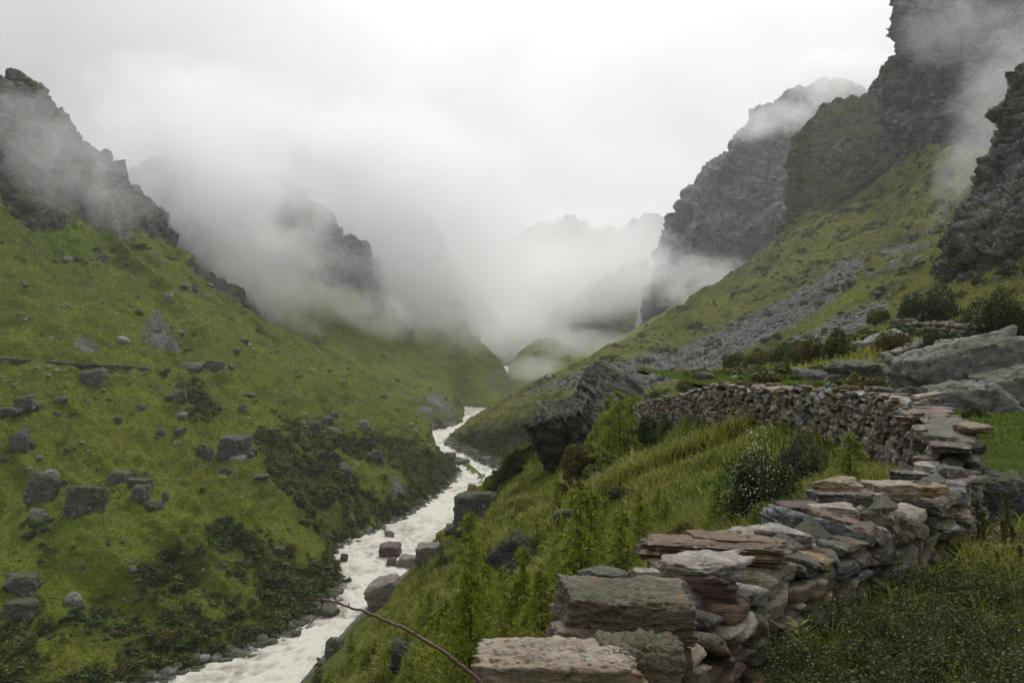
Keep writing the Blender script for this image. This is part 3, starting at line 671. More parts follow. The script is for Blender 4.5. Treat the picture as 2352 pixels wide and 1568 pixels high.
def rock_V(seed, n=3, cuts=12, box=0.5, p=16, rough=0.07, strata=0.0, taper=0.0, freq=1.6, blk=0.075):
    "unit stone (about -1..1) cut by random planes; box>0 keeps it slab-like"
    r = np.random.default_rng(seed); D = ICO[n][0]
    Nn = r.normal(size=(cuts, 3)); Nn /= np.linalg.norm(Nn, axis=1)[:, None]; d = r.uniform(0.68, 1.05, cuts)
    A = np.vstack([np.eye(3), -np.eye(3)]) + r.normal(size=(6, 3)) * 0.10 * (1.4 - box); A /= np.linalg.norm(A, axis=1)[:, None]
    Nn = np.vstack([Nn, A]); d = np.concatenate([d + box * 0.38, np.full(6, 0.86) + r.uniform(-.1, .08, 6)])
    q = np.maximum(D @ Nn.T, 0) / d; R = (q ** p).sum(1) ** (-1.0 / p)
    V = D * R[:, None]
    o = r.uniform(-50, 50, 3)
    V = V * (1 + rough * fbm(V * freq + o, 4, seed % 50, 0.55) + rough * 0.8 * (ridged(V * freq * 1.7 + o, 3, seed % 37) - 0.6))[:, None]
    if n >= 3:
        V = V * (1 + blk * crack(V + o, 0.75, seed % 90) + blk * 0.55 * crack(V + o, 0.30, seed % 80 + 1))[:, None]
    if n >= 5: V = V * (1 + blk * 0.30 * crack(V + o, 0.12, seed % 70) + 0.012 * fbm(V * 14 + o, 2, 9))[:, None]
    if strata: V[:, :2] *= (1 + strata * noise3(V * [0.6, 0.6, 6.0] + o, 3) + strata * 0.6 * noise3(V * [0.8, 0.8, 14.0] + o, 5))[:, None]
    if taper: V[:, :2] *= (1 - taper * V[:, 2:3])
    return V
def stone_mat(name, ca, cb, cc, sc, lichen=0.0, moss=0.0, streak=(1, 1, 2.5), orange=0.0, gloss=0.55, dark=0.6):
    b = NB(name); P = b.pos(); O = P
    n1 = b.noise(b.mapv(O, streak, (0.3, 0.4, 0.2)), 1.0 / sc, 7, 0.66, 0.5); n2 = b.noise(O, 5.0 / sc, 6, 0.72); n3 = b.noise(O, 0.45 / sc, 3, 0.5); n4 = b.noise(O, 22.0 / sc, 3, 0.7)
    c = b.mix(b.ramp(n1, [(0.34, 0), (0.66, 1)]), ca, cb)
    c = b.mix(b.math('MULTIPLY', b.ramp(n3, [(0.48, 0), (0.62, 1)]), 0.7), c, cc)
    c = b.mix(b.math('MULTIPLY', b.ramp(n2, [(0.38, 1), (0.47, 0)]), dark), c, (0.025, 0.023, 0.020))
    c = b.mix(b.math('MULTIPLY', b.ramp(n4, [(0.56, 0), (0.70, 1)]), 0.45), c, b.mix(0.5, cb, (0.5, 0.48, 0.44)))
    if lichen:
        vo = b.n('ShaderNodeTexVoronoi', {'Vector': b.n('ShaderNodeVectorMath', {0: O, 1: b.n('ShaderNodeVectorMath', {0: b.n('ShaderNodeTexNoise', {'Vector': O, 'Scale': 6.0 / sc, 'Detail': 3.0}).outputs['Color'], 'Scale': 0.22 * sc}, operation='SCALE').outputs[0]}, operation='ADD').outputs[0], 'Scale': 2.4 / sc})
        m = b.math('MULTIPLY', b.ramp(vo.outputs['Distance'], [(0.16, 1), (0.26, 0)]), b.ramp(n3, [(0.5 - 0.22 * lichen, 0), (0.56 - 0.22 * lichen, 1)]))
        m = b.math('MULTIPLY', m, b.ramp(n2, [(0.40, 0.0), (0.50, 1)]))
        lc = b.mix(b.ramp(b.n('ShaderNodeSeparateColor', {0: vo.outputs['Color']}).outputs[0], [(1 - orange - 0.01, 0), (1 - orange + 0.01, 1)]), (0.40, 0.42, 0.34), (0.34, 0.15, 0.02))
        c = b.mix(m, c, lc)
    if moss:
        nz = b.n('ShaderNodeSeparateXYZ', {0: b.n('ShaderNodeNewGeometry').outputs['Normal']}).outputs[2]
        mm = b.ramp(b.math('ADD', b.math('MULTIPLY', nz, 0.35), b.math('MULTIPLY', n3, 1.0)), [(0.78 - 0.25 * moss, 0), (0.90 - 0.25 * moss, 1)])
        mm = b.math('MULTIPLY', mm, b.ramp(n2, [(0.40, 0.2), (0.55, 1)]))
        c = b.mix(mm, c, b.mix(n4, (0.030, 0.042, 0.010), (0.080, 0.080, 0.018)))
    h = b.math('ADD', b.math('ADD', b.math('MULTIPLY', n1, 1.2), b.math('MULTIPLY', n2, 0.8)), b.math('MULTIPLY', n4, 0.25))
    return b.done(c, gloss, b.bump(h, 0.26 * sc, 1.0), 0.35)
S = {}
S['boulder'] = stone_mat('boulder_rock', (0.055, 0.052, 0.049), (0.175, 0.166, 0.152), (0.12, 0.098, 0.075), 2.2, lichen=0.3, moss=0.7, gloss=0.7)
S['boulder_pale'] = stone_mat('pale_boulder_rock', (0.15, 0.145, 0.136), (0.33, 0.32, 0.30), (0.21, 0.19, 0.165), 1.2, lichen=0.4, moss=0.25, gloss=0.6)
S['boulder_dark'] = stone_mat('dark_boulder_rock', (0.040, 0.038, 0.035), (0.13, 0.125, 0.115), (0.09, 0.07, 0.05), 1.6, lichen=0.5, moss=0.75, gloss=0.7)
S['crag'] = stone_mat('mossy_crag_rock', (0.045, 0.043, 0.040), (0.17, 0.165, 0.155), (0.075, 0.066, 0.050), 3.0, lichen=0.6, moss=0.9, gloss=0.75)
S['red'] = stone_mat('wet_red_rock', (0.060, 0.032, 0.028), (0.135, 0.075, 0.062), (0.10, 0.07, 0.06), 1.6, gloss=0.45)
S['tan_wet'] = stone_mat('wet_tan_rock', (0.12, 0.105, 0.085), (0.26, 0.23, 0.19), (0.19, 0.16, 0.12), 1.6, gloss=0.5)
# wall stones
S['w_grey'] = stone_mat('grey_schist', (0.080, 0.071, 0.058), (0.265, 0.235, 0.19), (0.19, 0.14, 0.09), 0.22, lichen=0.7, moss=0.2, orange=0.15)
S['w_olive'] = stone_mat('lichened_olive_gneiss', (0.095, 0.076, 0.050), (0.275, 0.23, 0.155), (0.18, 0.14, 0.085), 0.24, lichen=1.0, moss=0.15, orange=0.35)
S['w_pale'] = stone_mat('pale_tan_gneiss', (0.19, 0.155, 0.115), (0.52, 0.45, 0.355), (0.33, 0.25, 0.16), 0.22, lichen=0.5, streak=(1, 1, 4), orange=0.3)
S['w_granite'] = stone_mat('pale_granite', (0.10, 0.09, 0.08), (0.50, 0.46, 0.40), (0.30, 0.24, 0.17), 0.10, lichen=0.4, streak=(1.4, 1, 2))
S['w_rust'] = stone_mat('rusty_slate', (0.075, 0.045, 0.028), (0.235, 0.140, 0.082), (0.27, 0.21, 0.14), 0.22, lichen=0.35, streak=(0.8, 1.2, 5))
S['w_plank'] = stone_mat('layered_rusty_schist', (0.050, 0.032, 0.021), (0.290, 0.190, 0.105), (0.15, 0.092, 0.055), 0.16, lichen=0.25, streak=(0.35, 1.0, 7), dark=0.75)
S['w_blue'] = stone_mat('blue_grey_slate', (0.085, 0.092, 0.10), (0.245, 0.26, 0.27), (0.14, 0.14, 0.14), 0.22, lichen=0.8, streak=(0.8, 1.2, 4))
S['w_dark'] = stone_mat('dark_slate', (0.030, 0.026, 0.022), (0.120, 0.104, 0.086), (0.10, 0.068, 0.042), 0.2, lichen=0.5, moss=0.2, streak=(0.7, 1, 4))
S['w_red'] = stone_mat('dark_red_stone', (0.045, 0.026, 0.018), (0.125, 0.074, 0.052), (0.085, 0.07, 0.06), 0.2, lichen=0.55)
S['w_mauve'] = stone_mat('mauve_stone', (0.10, 0.075, 0.070), (0.20, 0.150, 0.140), (0.24, 0.19, 0.13), 0.24, lichen=0.5)
S['w_ochre'] = stone_mat('ochre_stone', (0.14, 0.092, 0.035), (0.34, 0.235, 0.095), (0.30, 0.26, 0.19), 0.2, lichen=0.6)
def stone_obj(name, seed, loc, dims, rot, mat, parent=None, n=4, **k):
    "one stone; dims are full sizes; geometry is kept in the object's own frame"
    V = rock_V(seed, n, **k) * (np.array(dims) / 2) @ rotm(*rot).T
    o = mk(name, V, ICO[n][1], mat, parent)
    o.location = loc if parent is None else np.array(loc) - np.array(parent.location)
    return o
def merge(parts):
    "parts: list of (V,F) -> V,F"
    Vs, Fs, k = [], [], 0
    for V, F in parts: Vs.append(V); Fs.append(np.asarray(F) + k); k += len(V)
    return np.vstack(Vs), np.vstack(Fs)
def tube(P, R, k=6):
    P = np.asarray(P, float); R = np.broadcast_to(np.asarray(R, float), (len(P),)); T = np.gradient(P, axis=0); T /= np.linalg.norm(T, axis=1)[:, None] + 1e-9
    a = np.where(np.abs(T[:, 2:3]) > 0.9, [[1.0, 0, 0]], [[0, 0, 1.0]]); X = np.cross(T, a); X /= np.linalg.norm(X, axis=1)[:, None] + 1e-9; Y = np.cross(T, X)
    th = np.linspace(0, 2 * PI, k, endpoint=False)
    V = P[:, None] + R[:, None, None] * (np.cos(th)[None, :, None] * X[:, None] + np.sin(th)[None, :, None] * Y[:, None])
    i = np.arange(len(P) * k).reshape(len(P), k); j = np.roll(i, -1, axis=1)
    F = np.stack([i[:-1], j[:-1], j[1:], i[1:]], -1).reshape(-1, 4)
    return V.reshape(-1, 3), F
def leaf_mat(name, dark, mid, light, rough=0.6, trans=0.3):
    b = NB(name); t = b.attr('tint')
    c = b.ramp(t, [(0.0, dark), (0.5, mid), (1.0, light)])
    d = b.n('ShaderNodeBsdfPrincipled', {'Base Color': c, 'Roughness': rough, 'Specular IOR Level': 0.2}); tr = b.n('ShaderNodeBsdfTranslucent', {'Color': c})
    x = b.n('ShaderNodeMixShader', {0: trans, 1: d.outputs[0], 2: tr.outputs[0]}); b.t.links.new(x.outputs[0], b.o.inputs['Surface']); return b.m
def quads(Cn, A, B, jit=None):
    "diamond leaves: centre, half axis along, half axis across"
    V = np.stack([Cn - A, Cn - 0.1 * A + B, Cn + A, Cn - 0.1 * A - B], 1).reshape(-1, 3)
    return V, np.arange(len(V)).reshape(-1, 4)
def rdirs(r, n):
    D = r.normal(size=(n, 3)); return D / np.linalg.norm(D, axis=1)[:, None]
def leaf_cloud(r, P, size, flat=0.0, aspect=0.55):
    "leaves of the given size at points P, randomly turned"
    n = len(P); A = rdirs(r, n); A[:, 2] *= (1 - flat); A /= np.linalg.norm(A, axis=1)[:, None] + 1e-9
    B = np.cross(A, rdirs(r, n)); B /= np.linalg.norm(B, axis=1)[:, None] + 1e-9
    s = size * r.uniform(0.6, 1.3, n)[:, None]
    return quads(P, A * s / 2, B * s / 2 * aspect)
def bush_pts(r, n, rx, ry, rz, lumps=12, hollow=0.5):
    "points on the shells of overlapping lumps that make an uneven crown; base at z=0"
    c = r.normal(size=(lumps, 3)); c /= np.linalg.norm(c, axis=1)[:, None]; c *= r.uniform(0.25, 0.75, (lumps, 1)); c[:, 2] = np.abs(c[:, 2]) * 1.1 - 0.1
    R = r.uniform(0.22, 0.46, lumps); k = r.choice(lumps, n, p=R ** 2 / (R ** 2).sum())
    P = c[k] + rdirs(r, n) * (R[k] * (hollow + (1 - hollow) * r.random(n) ** 0.5))[:, None]
    P[:, 2] = np.abs(P[:, 2] + 0.12); t = k
    return P * [rx, ry, rz], (P[:, 2] / 1.2), t
def bush_mesh(seed, n, rx, ry, rz, leaf, lumps=12):
    r = np.random.default_rng(seed); P, h, k = bush_pts(r, n, rx, ry, rz, lumps)
    V, F = leaf_cloud(r, P, leaf, 0.2); lt = r.uniform(-0.2, 0.2, lumps)
    tint = np.clip(0.5 + lt[k] + r.normal(0, 0.2, n), 0, 1)
    return V, F, np.repeat(tint, 4)
def stems(r, n, rx, rz, rad, bend=0.3):
    out = []
    for i in range(n):
        a = r.uniform(0, 2 * PI); t = np.linspace(0, 1, 6)[:, None]; e = np.array([math.cos(a) * rx * r.uniform(.3, .8), math.sin(a) * rx * r.uniform(.3, .8), rz * r.uniform(.6, .95)])
        P = t * e + bend * rx * np.sin(t * 3) * np.array([math.cos(a + 1.3), math.sin(a + 1.3), 0]) * r.uniform(-.5, .5) - [0, 0, 0.1 * rz] * (1 - t)
        out.append(tube(P, np.linspace(rad, rad * 0.3, 6), 5))
    return merge(out)
b = NB('bark'); nn = b.noise(b.mapv(b.obj(), (1, 1, 0.2)), 30, 4, 0.7)
M['bark'] = b.done(b.mix(nn, (0.030, 0.024, 0.018), (0.095, 0.075, 0.055)), 0.85, b.bump(nn, 0.01, 0.6))
M['larch'] = leaf_mat('larch_needles', (0.095, 0.135, 0.013), (0.180, 0.220, 0.022), (0.300, 0.315, 0.045), 0.6, 0.42)
M['larch_dark'] = leaf_mat('dark_conifer_needles', (0.026, 0.050, 0.018), (0.055, 0.092, 0.028), (0.100, 0.140, 0.045), 0.6, 0.3)
M['shrub_dark'] = leaf_mat('dark_shrub_leaves', (0.014, 0.028, 0.007), (0.034, 0.058, 0.013), (0.070, 0.100, 0.024), 0.55, 0.25)
M['shrub_green'] = leaf_mat('green_shrub_leaves', (0.035, 0.060, 0.009), (0.080, 0.118, 0.016), (0.150, 0.180, 0.030), 0.55, 0.3)
M['shrub_olive'] = leaf_mat('olive_shrub_leaves', (0.045, 0.043, 0.009), (0.098, 0.090, 0.017), (0.165, 0.145, 0.030), 0.6, 0.3)
M['shrub_grey'] = leaf_mat('grey_green_leaves', (0.030, 0.042, 0.022), (0.062, 0.078, 0.045), (0.120, 0.135, 0.085), 0.7, 0.2)
M['grass_yellow'] = leaf_mat('hay_green_grass', (0.095, 0.108, 0.016), (0.185, 0.195, 0.026), (0.320, 0.290, 0.065), 0.6, 0.35)
M['grass_green'] = leaf_mat('meadow_grass', (0.050, 0.085, 0.009), (0.100, 0.150, 0.016), (0.170, 0.220, 0.032), 0.6, 0.35)
M['weed'] = leaf_mat('weed_leaves', (0.020, 0.030, 0.007), (0.050, 0.070, 0.013), (0.120, 0.145, 0.030), 0.5, 0.3)
M['stalk'] = leaf_mat('dry_flower_stalk', (0.055, 0.048, 0.014), (0.105, 0.092, 0.026), (0.170, 0.150, 0.050), 0.7, 0.1)
b = NB('white_blossom'); M['blossom'] = b.done((0.58, 0.59, 0.50), 0.8)
b = NB('yellow_blossom'); M['yellow'] = b.done((0.70, 0.55, 0.03), 0.7)
def larch_parts(seed, h, spread=0.30, whorls=15, needles=9, nl=0.05, droop=0.35, bare=0.06):
    "young larch: straight tapering stem, drooping boughs set with tufts"
    r = np.random.default_rng(seed); t = np.linspace(0, 1, 12)
    bend = r.normal(0, 0.02 * h, 2); st = np.stack([bend[0] * np.sin(t * 3), bend[1] * np.sin(t * 2.3), t * h], 1)
    tr = [tube(st, np.linspace(0.010 * h + 0.002, 0.002, 12), 6)]
    P, A, T = [], [], []
    for w_ in range(whorls):
        z = h * (bare + (0.96 - bare) * (w_ + r.uniform(-.3, .3)) / whorls); z = max(z, 0.02 * h)
        ln0 = h * spread * (1.0 - (z / h) ** 1.15) * 0.95 + 0.035 * h
        for j in range(r.integers(3, 6)):
            a = r.uniform(0, 2 * PI); ln = ln0 * r.uniform(0.5, 1.15); q = np.linspace(0, 1, 7)[:, None]
            d = np.array([math.cos(a), math.sin(a), 0]); base = np.array([np.interp(z, st[:, 2], st[:, 0]), np.interp(z, st[:, 2], st[:, 1]), z])
            c = base + q * ln * d + np.array([0, 0, 1]) * (q * ln * r.uniform(0.15, 0.5) - droop * ln * q ** 2 * r.uniform(1.2, 2.4))
            tr.append(tube(c, np.linspace(0.0040 * h ** 0.6, 0.0010, 7), 4))
            m = max(int(ln / nl * 2.2), 4); qq = r.uniform(0.08, 1.0, m); qi = qq * 6; i0 = np.clip(qi.astype(int), 0, 5); f = (qi - i0)[:, None]
            pt = c[i0] * (1 - f) + c[i0 + 1] * f
            side = np.cross(d, [0, 0, 1.0])
            off = (r.normal(0, 0.17, m) * ln * qq ** 0.5)[:, None] * side + np.array([0, 0, -1]) * np.abs(r.normal(0, 0.05, m))[:, None] * ln
            for k in range(needles):
                P.append(pt + off); dd = rdirs(r, m) * 0.8 + d * 0.7 + [0, 0, 0.15]; A.append(dd / np.linalg.norm(dd, axis=1)[:, None]); T.append(np.clip(0.35 + 0.35 * qq + r.normal(0, 0.15, m), 0, 1))
    P = np.vstack(P); A = np.vstack(A); T = np.concatenate(T); n = len(P); L = nl * r.uniform(0.6, 1.2, n)[:, None]
    B = np.cross(A, rdirs(r, n)); B /= np.linalg.norm(B, axis=1)[:, None] + 1e-9
    V, F = quads(P + A * L / 2, A * L / 2, B * L * 0.15)
    return merge(tr), (V, F, np.repeat(T, 4))
def sample(G, n, mask=None, r=rng):
    "random points on a land sheet, area weighted; returns points and grid index"
    a = np.linalg.norm(np.cross(G[1:, :-1] - G[:-1, :-1], G[:-1, 1:] - G[:-1, :-1]), axis=2)
    if mask is not None: a = a * mask[:-1, :-1]
    p = a.ravel(); p = p / p.sum(); k = r.choice(len(p), n, p=p); i, j = np.divmod(k, a.shape[1]); f, g = r.random(n)[:, None], r.random(n)[:, None]
    return (G[i, j] * (1 - f) * (1 - g) + G[i + 1, j] * f * (1 - g) + G[i, j + 1] * (1 - f) * g + G[i + 1, j + 1] * f * g), i, j
def blades(r, P, h, wd, lean=0.5, tint=None):
    "bent grass blades, two segments each"
    n = len(P); a = r.uniform(0, 2 * PI, n); D = np.stack([np.cos(a), np.sin(a), 0 * a], 1); Sd = np.stack([-np.sin(a), np.cos(a), 0 * a], 1)
    H = (h * r.uniform(0.5, 1.25, n))[:, None]; Wd = (wd * r.uniform(0.6, 1.3, n))[:, None] * Sd / 2; le = (lean * r.uniform(0.2, 1.3, n))[:, None]; up = np.array([0, 0, 1.0])
    m = P + up * H * 0.62 + D * H * le * 0.35; t = P + up * H * (1 - 0.25 * le) + D * H * le
    V = np.stack([P - Wd, P + Wd, m + Wd * 0.7, m - Wd * 0.7, t], 1).reshape(-1, 3); k = np.arange(n)[:, None] * 5
    tn = np.clip(r.normal(0.5, 0.2, n), 0, 1) if tint is None else tint
    return V, [k + [0, 1, 2, 3], k + [3, 2, 4]], np.repeat(tn, 5)
# ------------------------------------------------------------------ boulders: each found where the photo shows it, resting on the land
_bs = [100]
def boulder(x0, y0, x1, y1, label, mat='boulder', name='boulder', group=None, n=4, depth=0.9, sink=0.22, Y=None, lean=0.0, yaw=None, **k):
    _bs[0] += 1; r = np.random.default_rng(_bs[0])
    cx, cy, w_, h_ = (x0 + x1) / 2, (y0 + y1) / 2, x1 - x0, y1 - y0
    if Y is None:
        p, nn, on = hit(cx, y1 - 0.18 * h_)
        if p is None: return None
        Y = p[1]
    wd, ht = w_ / FPX * Y, h_ / FPX * Y
    kk = dict(cuts=9, box=0.22, p=28, rough=0.08, strata=0.03); kk.update(k)
    kz = 0.90 if 'slope across' in label or wd > 1e9 else 1.0
    dims = (wd * 1.06 * kz, wd * depth * 1.05 * kz, ht * (1.05 + sink) * kz)
    loc = np.array(W(cx, cy, Y)) + [0, wd * depth * 0.30, -ht * sink * 0.5]
    V = rock_V(_bs[0] * 7 + 3, n, **kk) * (np.array(dims) / 2) @ rotm(r.normal(0, .06), lean + r.normal(0, .04), 0 if yaw is None else yaw).T
    V[:, 2] -= V[:, 2].min(); base = loc - [0, 0, dims[2] / 2]
    o = mk(name, V, ICO[n][1], S[mat]); o.location = base
    return tag(o, label, 'boulder' if name == 'boulder' else 'rock', group)
g1 = 'boulders lying on the slope across the river'
SL = 'on the green slope across the river'
for bb, lb, mt in [
 ((185,846,235,886), 'squat grey boulder hanging below the stone path, a dark stone above it', 'boulder'),
 ((204,828,223,846), 'small dark stone perched on the path edge above a squat grey boulder', 'boulder_dark'),
 ((30,911,70,942), 'pointed grey rock on a grassy ledge at the left picture edge', 'boulder'),
 ((68,922,91,939), 'small grey stone beside the pointed grey rock on the ledge', 'boulder'),
 ((-10,936,46,953), 'flat grey rock slab on the grass ledge at the picture edge', 'boulder'),
 ((118,942,137,957), 'small round grey stone sitting alone above a dark green shrub', 'boulder'),
 ((18,991,59,1044), 'dark angular boulder leaning over a hollow above a green gully', 'boulder_dark'),
 ((60,1014,80,1030), 'small block at the foot of the dark leaning boulder', 'boulder_dark'),
 ((397,894,426,922), 'grey rounded rock above the dark bushes in the gully', 'boulder'),
 ((376,903,395,924), 'small dark rock just left of the grey rounded rock in the gully', 'boulder_dark'),
 ((309,927,333,942), 'pale flat stone crowning a brown hump of turf', 'boulder'),
 ((259,954,276,975), 'dark narrow stone standing in short grass', 'boulder_dark'),
 ((400,947,426,965), 'light grey stone halfway down the slope', 'boulder_pale'),
 ((358,986,380,1003), 'pale stone, left of a pair above the biggest boulder', 'boulder'),
 ((399,982,423,1005), 'grey stone, right of a pair above the biggest boulder', 'boulder'),
 ((454,1022,488,1056), 'broken grey rocks tumbled left of the big cube-like boulder', 'boulder'),
 ((397,1012,411,1024), 'small pale chip of stone in bright grass', 'boulder_pale'),
 ((245,1077,293,1112), 'round grey boulder with a patch of yellow moss', 'boulder'),
 ((293,1099,342,1124), 'flat tilted slab half buried in the turf', 'boulder_dark'),
 ((300,1121,337,1158), 'leaning wedge of rock under the tilted slab', 'boulder'),
 ((331,1148,373,1176), 'dark low slab below the leaning wedge of rock', 'boulder_dark'),
 ((371,1126,386,1154), 'narrow upright stone by the grassy rib', 'boulder'),
 ((66,1168,98,1196), 'pale split stone poking out of the green slope', 'boulder_pale'),
 ((555,900,587,914), 'row of low pale rocks under the path end', 'boulder'),
 ((546,930,566,951), 'black rock in the shadowed gully head', 'boulder_dark'),
 ((711,968,737,995), 'dark cubic block on the ridge edge', 'boulder_dark'),
 ((737,957,763,974), 'dark rounded block next to the cubic one on the ridge', 'boulder_dark'),
 ((758,943,778,965), 'upright dark stone uphill of the ridge blocks', 'boulder_dark'),
 ((773,1063,806,1120), 'tall dark square block with a mossy top among shrubs', 'boulder_dark'),
 ((417,834,466,848), 'long whaleback of pale rock beside the path', 'boulder_pale'),
 ((463,829,512,851), 'dark double outcrop beside the pale whaleback rock', 'boulder_dark'),
 ((519,836,535,848), 'round boulder standing on the path end', 'boulder'),
 ((377,670,394,689), 'small grey boulder high on the steep grass', 'boulder_pale'),
 ((436,652,455,668), 'grey boulder by the skyline of the grass ridge', 'boulder'),
 ((553,778,570,787), 'flat grey stone below the skyline ridge', 'boulder'),
 ((310,675,324,683), 'small pale stone on the highest bare grass', 'boulder_pale'),
 ((502,1075,526,1088), 'low stone at the right foot of the grass rib', 'boulder'),
 ((822,966,848,984), 'pale flat-topped rock on the ridge nose', 'boulder_pale'),
 ((674,1098,692,1112), 'grey stone showing among the thicket', 'boulder'),
 ((-8,1326,77,1364), 'long flat grey slab jutting at the left edge', 'boulder'),
 ((2,1378,74,1424), 'dark wedge-shaped boulder below the long flat slab', 'boulder_dark'),
 ((243,1240,256,1254), 'small upright brown stone in mid slope grass', 'boulder'),
 ((622,1255,653,1271), 'flat tipped stone above the thicket', 'boulder'),
 ((172,1386,190,1403), 'dark stone in a bare earth scar', 'boulder_dark'),
 ((179,1293,196,1308), 'small grey stone beside dark shrubs low on the slope', 'boulder'),
 ((560,1285,577,1300), 'small grey slab standing above the river thicket', 'boulder'),
 ((848,1036,880,1066), 'dark ledge of rock on the wooded nose', 'boulder_dark'),
 ((865,990,884,1002), 'small grey stone on the nose of the ridge', 'boulder')]:
    boulder(*bb, lb, mt, group=None, n=4)
boulder(498,998,562,1062, 'biggest boulder of the slope, a pale cube-like block with a black underside', 'boulder', n=5, box=0.6, cuts=5, lean=0.12)
boulder(58,1090,128,1160, 'large lichened grey slab standing on edge, left of two big boulders', 'boulder', n=5, box=0.6, lean=0.25, depth=0.6)
boulder(138,1116,222,1194, 'large split boulder with a pale top and dark side, right of two big boulders', 'boulder', n=5, box=0.6, lean=0.2)
# --- in and beside the river
for bb, lb, mt, kw in [
 ((1040,1134,1142,1228), 'huge dark boulder with a mossy top on the gravel bar beside the river', 'boulder_dark', dict(box=0.6, cuts=8)),
 ((1093,1136,1144,1168), 'paler flat rock behind the huge dark river boulder', 'boulder', {}),
 ((1020,1202,1052,1230), 'grey rock leaning on the foot of the huge river boulder', 'boulder', {}),
 ((868,1246,922,1284), 'reddish brown boulder standing in the white water', 'red', dict(box=0.6)),
 ((951,1246,1012,1293), 'big flat-topped pale boulder on the gravel bar', 'tan_wet', dict(box=0.7, cuts=8)),
 ((906,1272,964,1308), 'tan rounded boulder at the water edge before the flat-topped one', 'tan_wet', {}),
 ((886,1281,910,1301), 'grey cobble beside the tan rounded boulder', 'boulder', {}),
 ((883,1219,905,1235), 'pale round stone at the far water edge', 'boulder_pale', {}),
 ((778,1271,798,1293), 'small dark pointed rock standing in the rapids', 'boulder_dark', {}),
 ((839,1338,926,1398), 'long tan slab sloping into the river under the bank', 'tan_wet', dict(box=0.6, lean=-0.35)),
 ((722,1396,774,1416), 'low dark rock washed by the river behind the twig', 'boulder_dark', {}),
 ((745,1470,785,1510), 'dark boulder at the near water edge under the bank', 'boulder_dark', {}),
 ((1072,1108,1100,1138), 'reddish rock at the river bend', 'red', {}),
 ((1020,1040,1046,1066), 'grey rock on the island far up the river', 'boulder', {}),
 ((1038,1053,1078,1070), 'flat dark rock at the end of the far island', 'boulder', {}),
 ((662,1448,690,1462), 'small grey rock on the far river bank', 'boulder', {}),
 ((795,1326,808,1338), 'small dark rock by the bank in the rapids', 'boulder_dark', {}),
 ((380,1532,408,1550), 'dark rock at the edge of the river at the bottom', 'boulder_dark', {})]:
    o = boulder(*bb, lb, mt, n=4, **kw)
# --- the near bank
for bb, lb, mt, kw in [
 ((897,1472,957,1535), 'dark broken rock sticking out of the near bank below the saplings', 'boulder_dark', dict(strata=0.06)),
 ((1143,1218,1246,1345), 'long slanting rib of weathered grey rock in the near bank', 'boulder', dict(lean=-0.85, depth=0.35, box=0.6)),
 ((1272,1176,1342,1226), 'dark rock ledge with a square end above the slanting rib', 'boulder_dark', dict(lean=-0.25, box=0.7)),
 ((1338,1130,1376,1170), 'grey stone sliver uphill of the dark ledge', 'boulder', dict(lean=-0.7, depth=0.4)),
 ((1206,1250,1235,1300), 'smooth pale rock face beside the slanting rib', 'boulder_pale', dict(lean=-0.3, depth=0.5)),
 ((1570,1008,1602,1030), 'pale grey stone lying on the grass below the wall', 'boulder_pale', {}),
 ((1435,1168,1455,1192), 'small dark stone on the grassy bank between saplings', 'boulder_dark', {}),
 ((1622,1108,1645,1140), 'pale upright stone at the foot of the flowering bush', 'boulder_pale', {}),
 ((1600,1060,1626,1075), 'brown flat stone in the grass below the wall', 'red', {})]:
    boulder(*bb, lb, mt, n=4, **kw)
# the great crag on the near bank: an overhanging block and the pyramid behind it
def hull_rock(name, pts, label, seed, mat='crag', lev=6, amp=0.5):
    import bmesh
    bm = bmesh.new(); P = np.array([W(*q) for q in pts]); c = P.mean(0); c[2] = P[:, 2].min()
    for q in P: bm.verts.new(q - c)
    bmesh.ops.convex_hull(bm, input=bm.verts[:])
    for v in [v for v in bm.verts if not v.link_faces]: bm.verts.remove(v)
    bmesh.ops.triangulate(bm, faces=bm.faces[:])
    for k in range(lev): bmesh.ops.subdivide_edges(bm, edges=bm.edges[:], cuts=1, use_grid_fill=True)
    bm.normal_update(); bm.verts.ensure_lookup_table(); bm.verts.index_update()
    V = np.array([v.co[:] for v in bm.verts]); Nn = np.array([v.normal[:] for v in bm.verts]); F = np.array([[v.index for v in f.verts] for f in bm.faces]); bm.free()
    d = amp * (0.9 * crack(V + seed, 2.6, seed, (0.6, 0.2)) + 0.45 * crack(V + seed, 0.9, seed + 1, (0.6, 0.2)) + 0.8 * fbm(V / 2.4 + seed, 4, seed) + 0.25 * fbm(V / 0.5, 2, seed + 2))
    o = mk(name, V + Nn * d[:, None], F, S[mat]); o.location = c; return tag(o, label, 'rock')
hull_rock('pointed_rock', [(1368,828,62),(1346,846,60),(1330,900,57),(1306,1010,55),(1335,1040,54),(1400,1000,56),(1470,880,66),(1512,930,67),(1512,985,63),(1400,838,70),(1330,940,74),(1500,960,76)], 'great pointed mossy rock rising behind the conifers beside the stone wall', 31, amp=0.32)
hull_rock('overhanging_rock', [(1350,900,58),(1288,914,60),(1226,950,57),(1205,976,54.5),(1226,1020,55),(1250,1082,57),(1300,1085,57),(1340,1030,55),(1338,945,53.5),(1222,965,66),(1340,915,69),(1290,1070,66)], 'dark overhanging crag with pale streaks on its face left of the pointed rock', 33, amp=0.40)
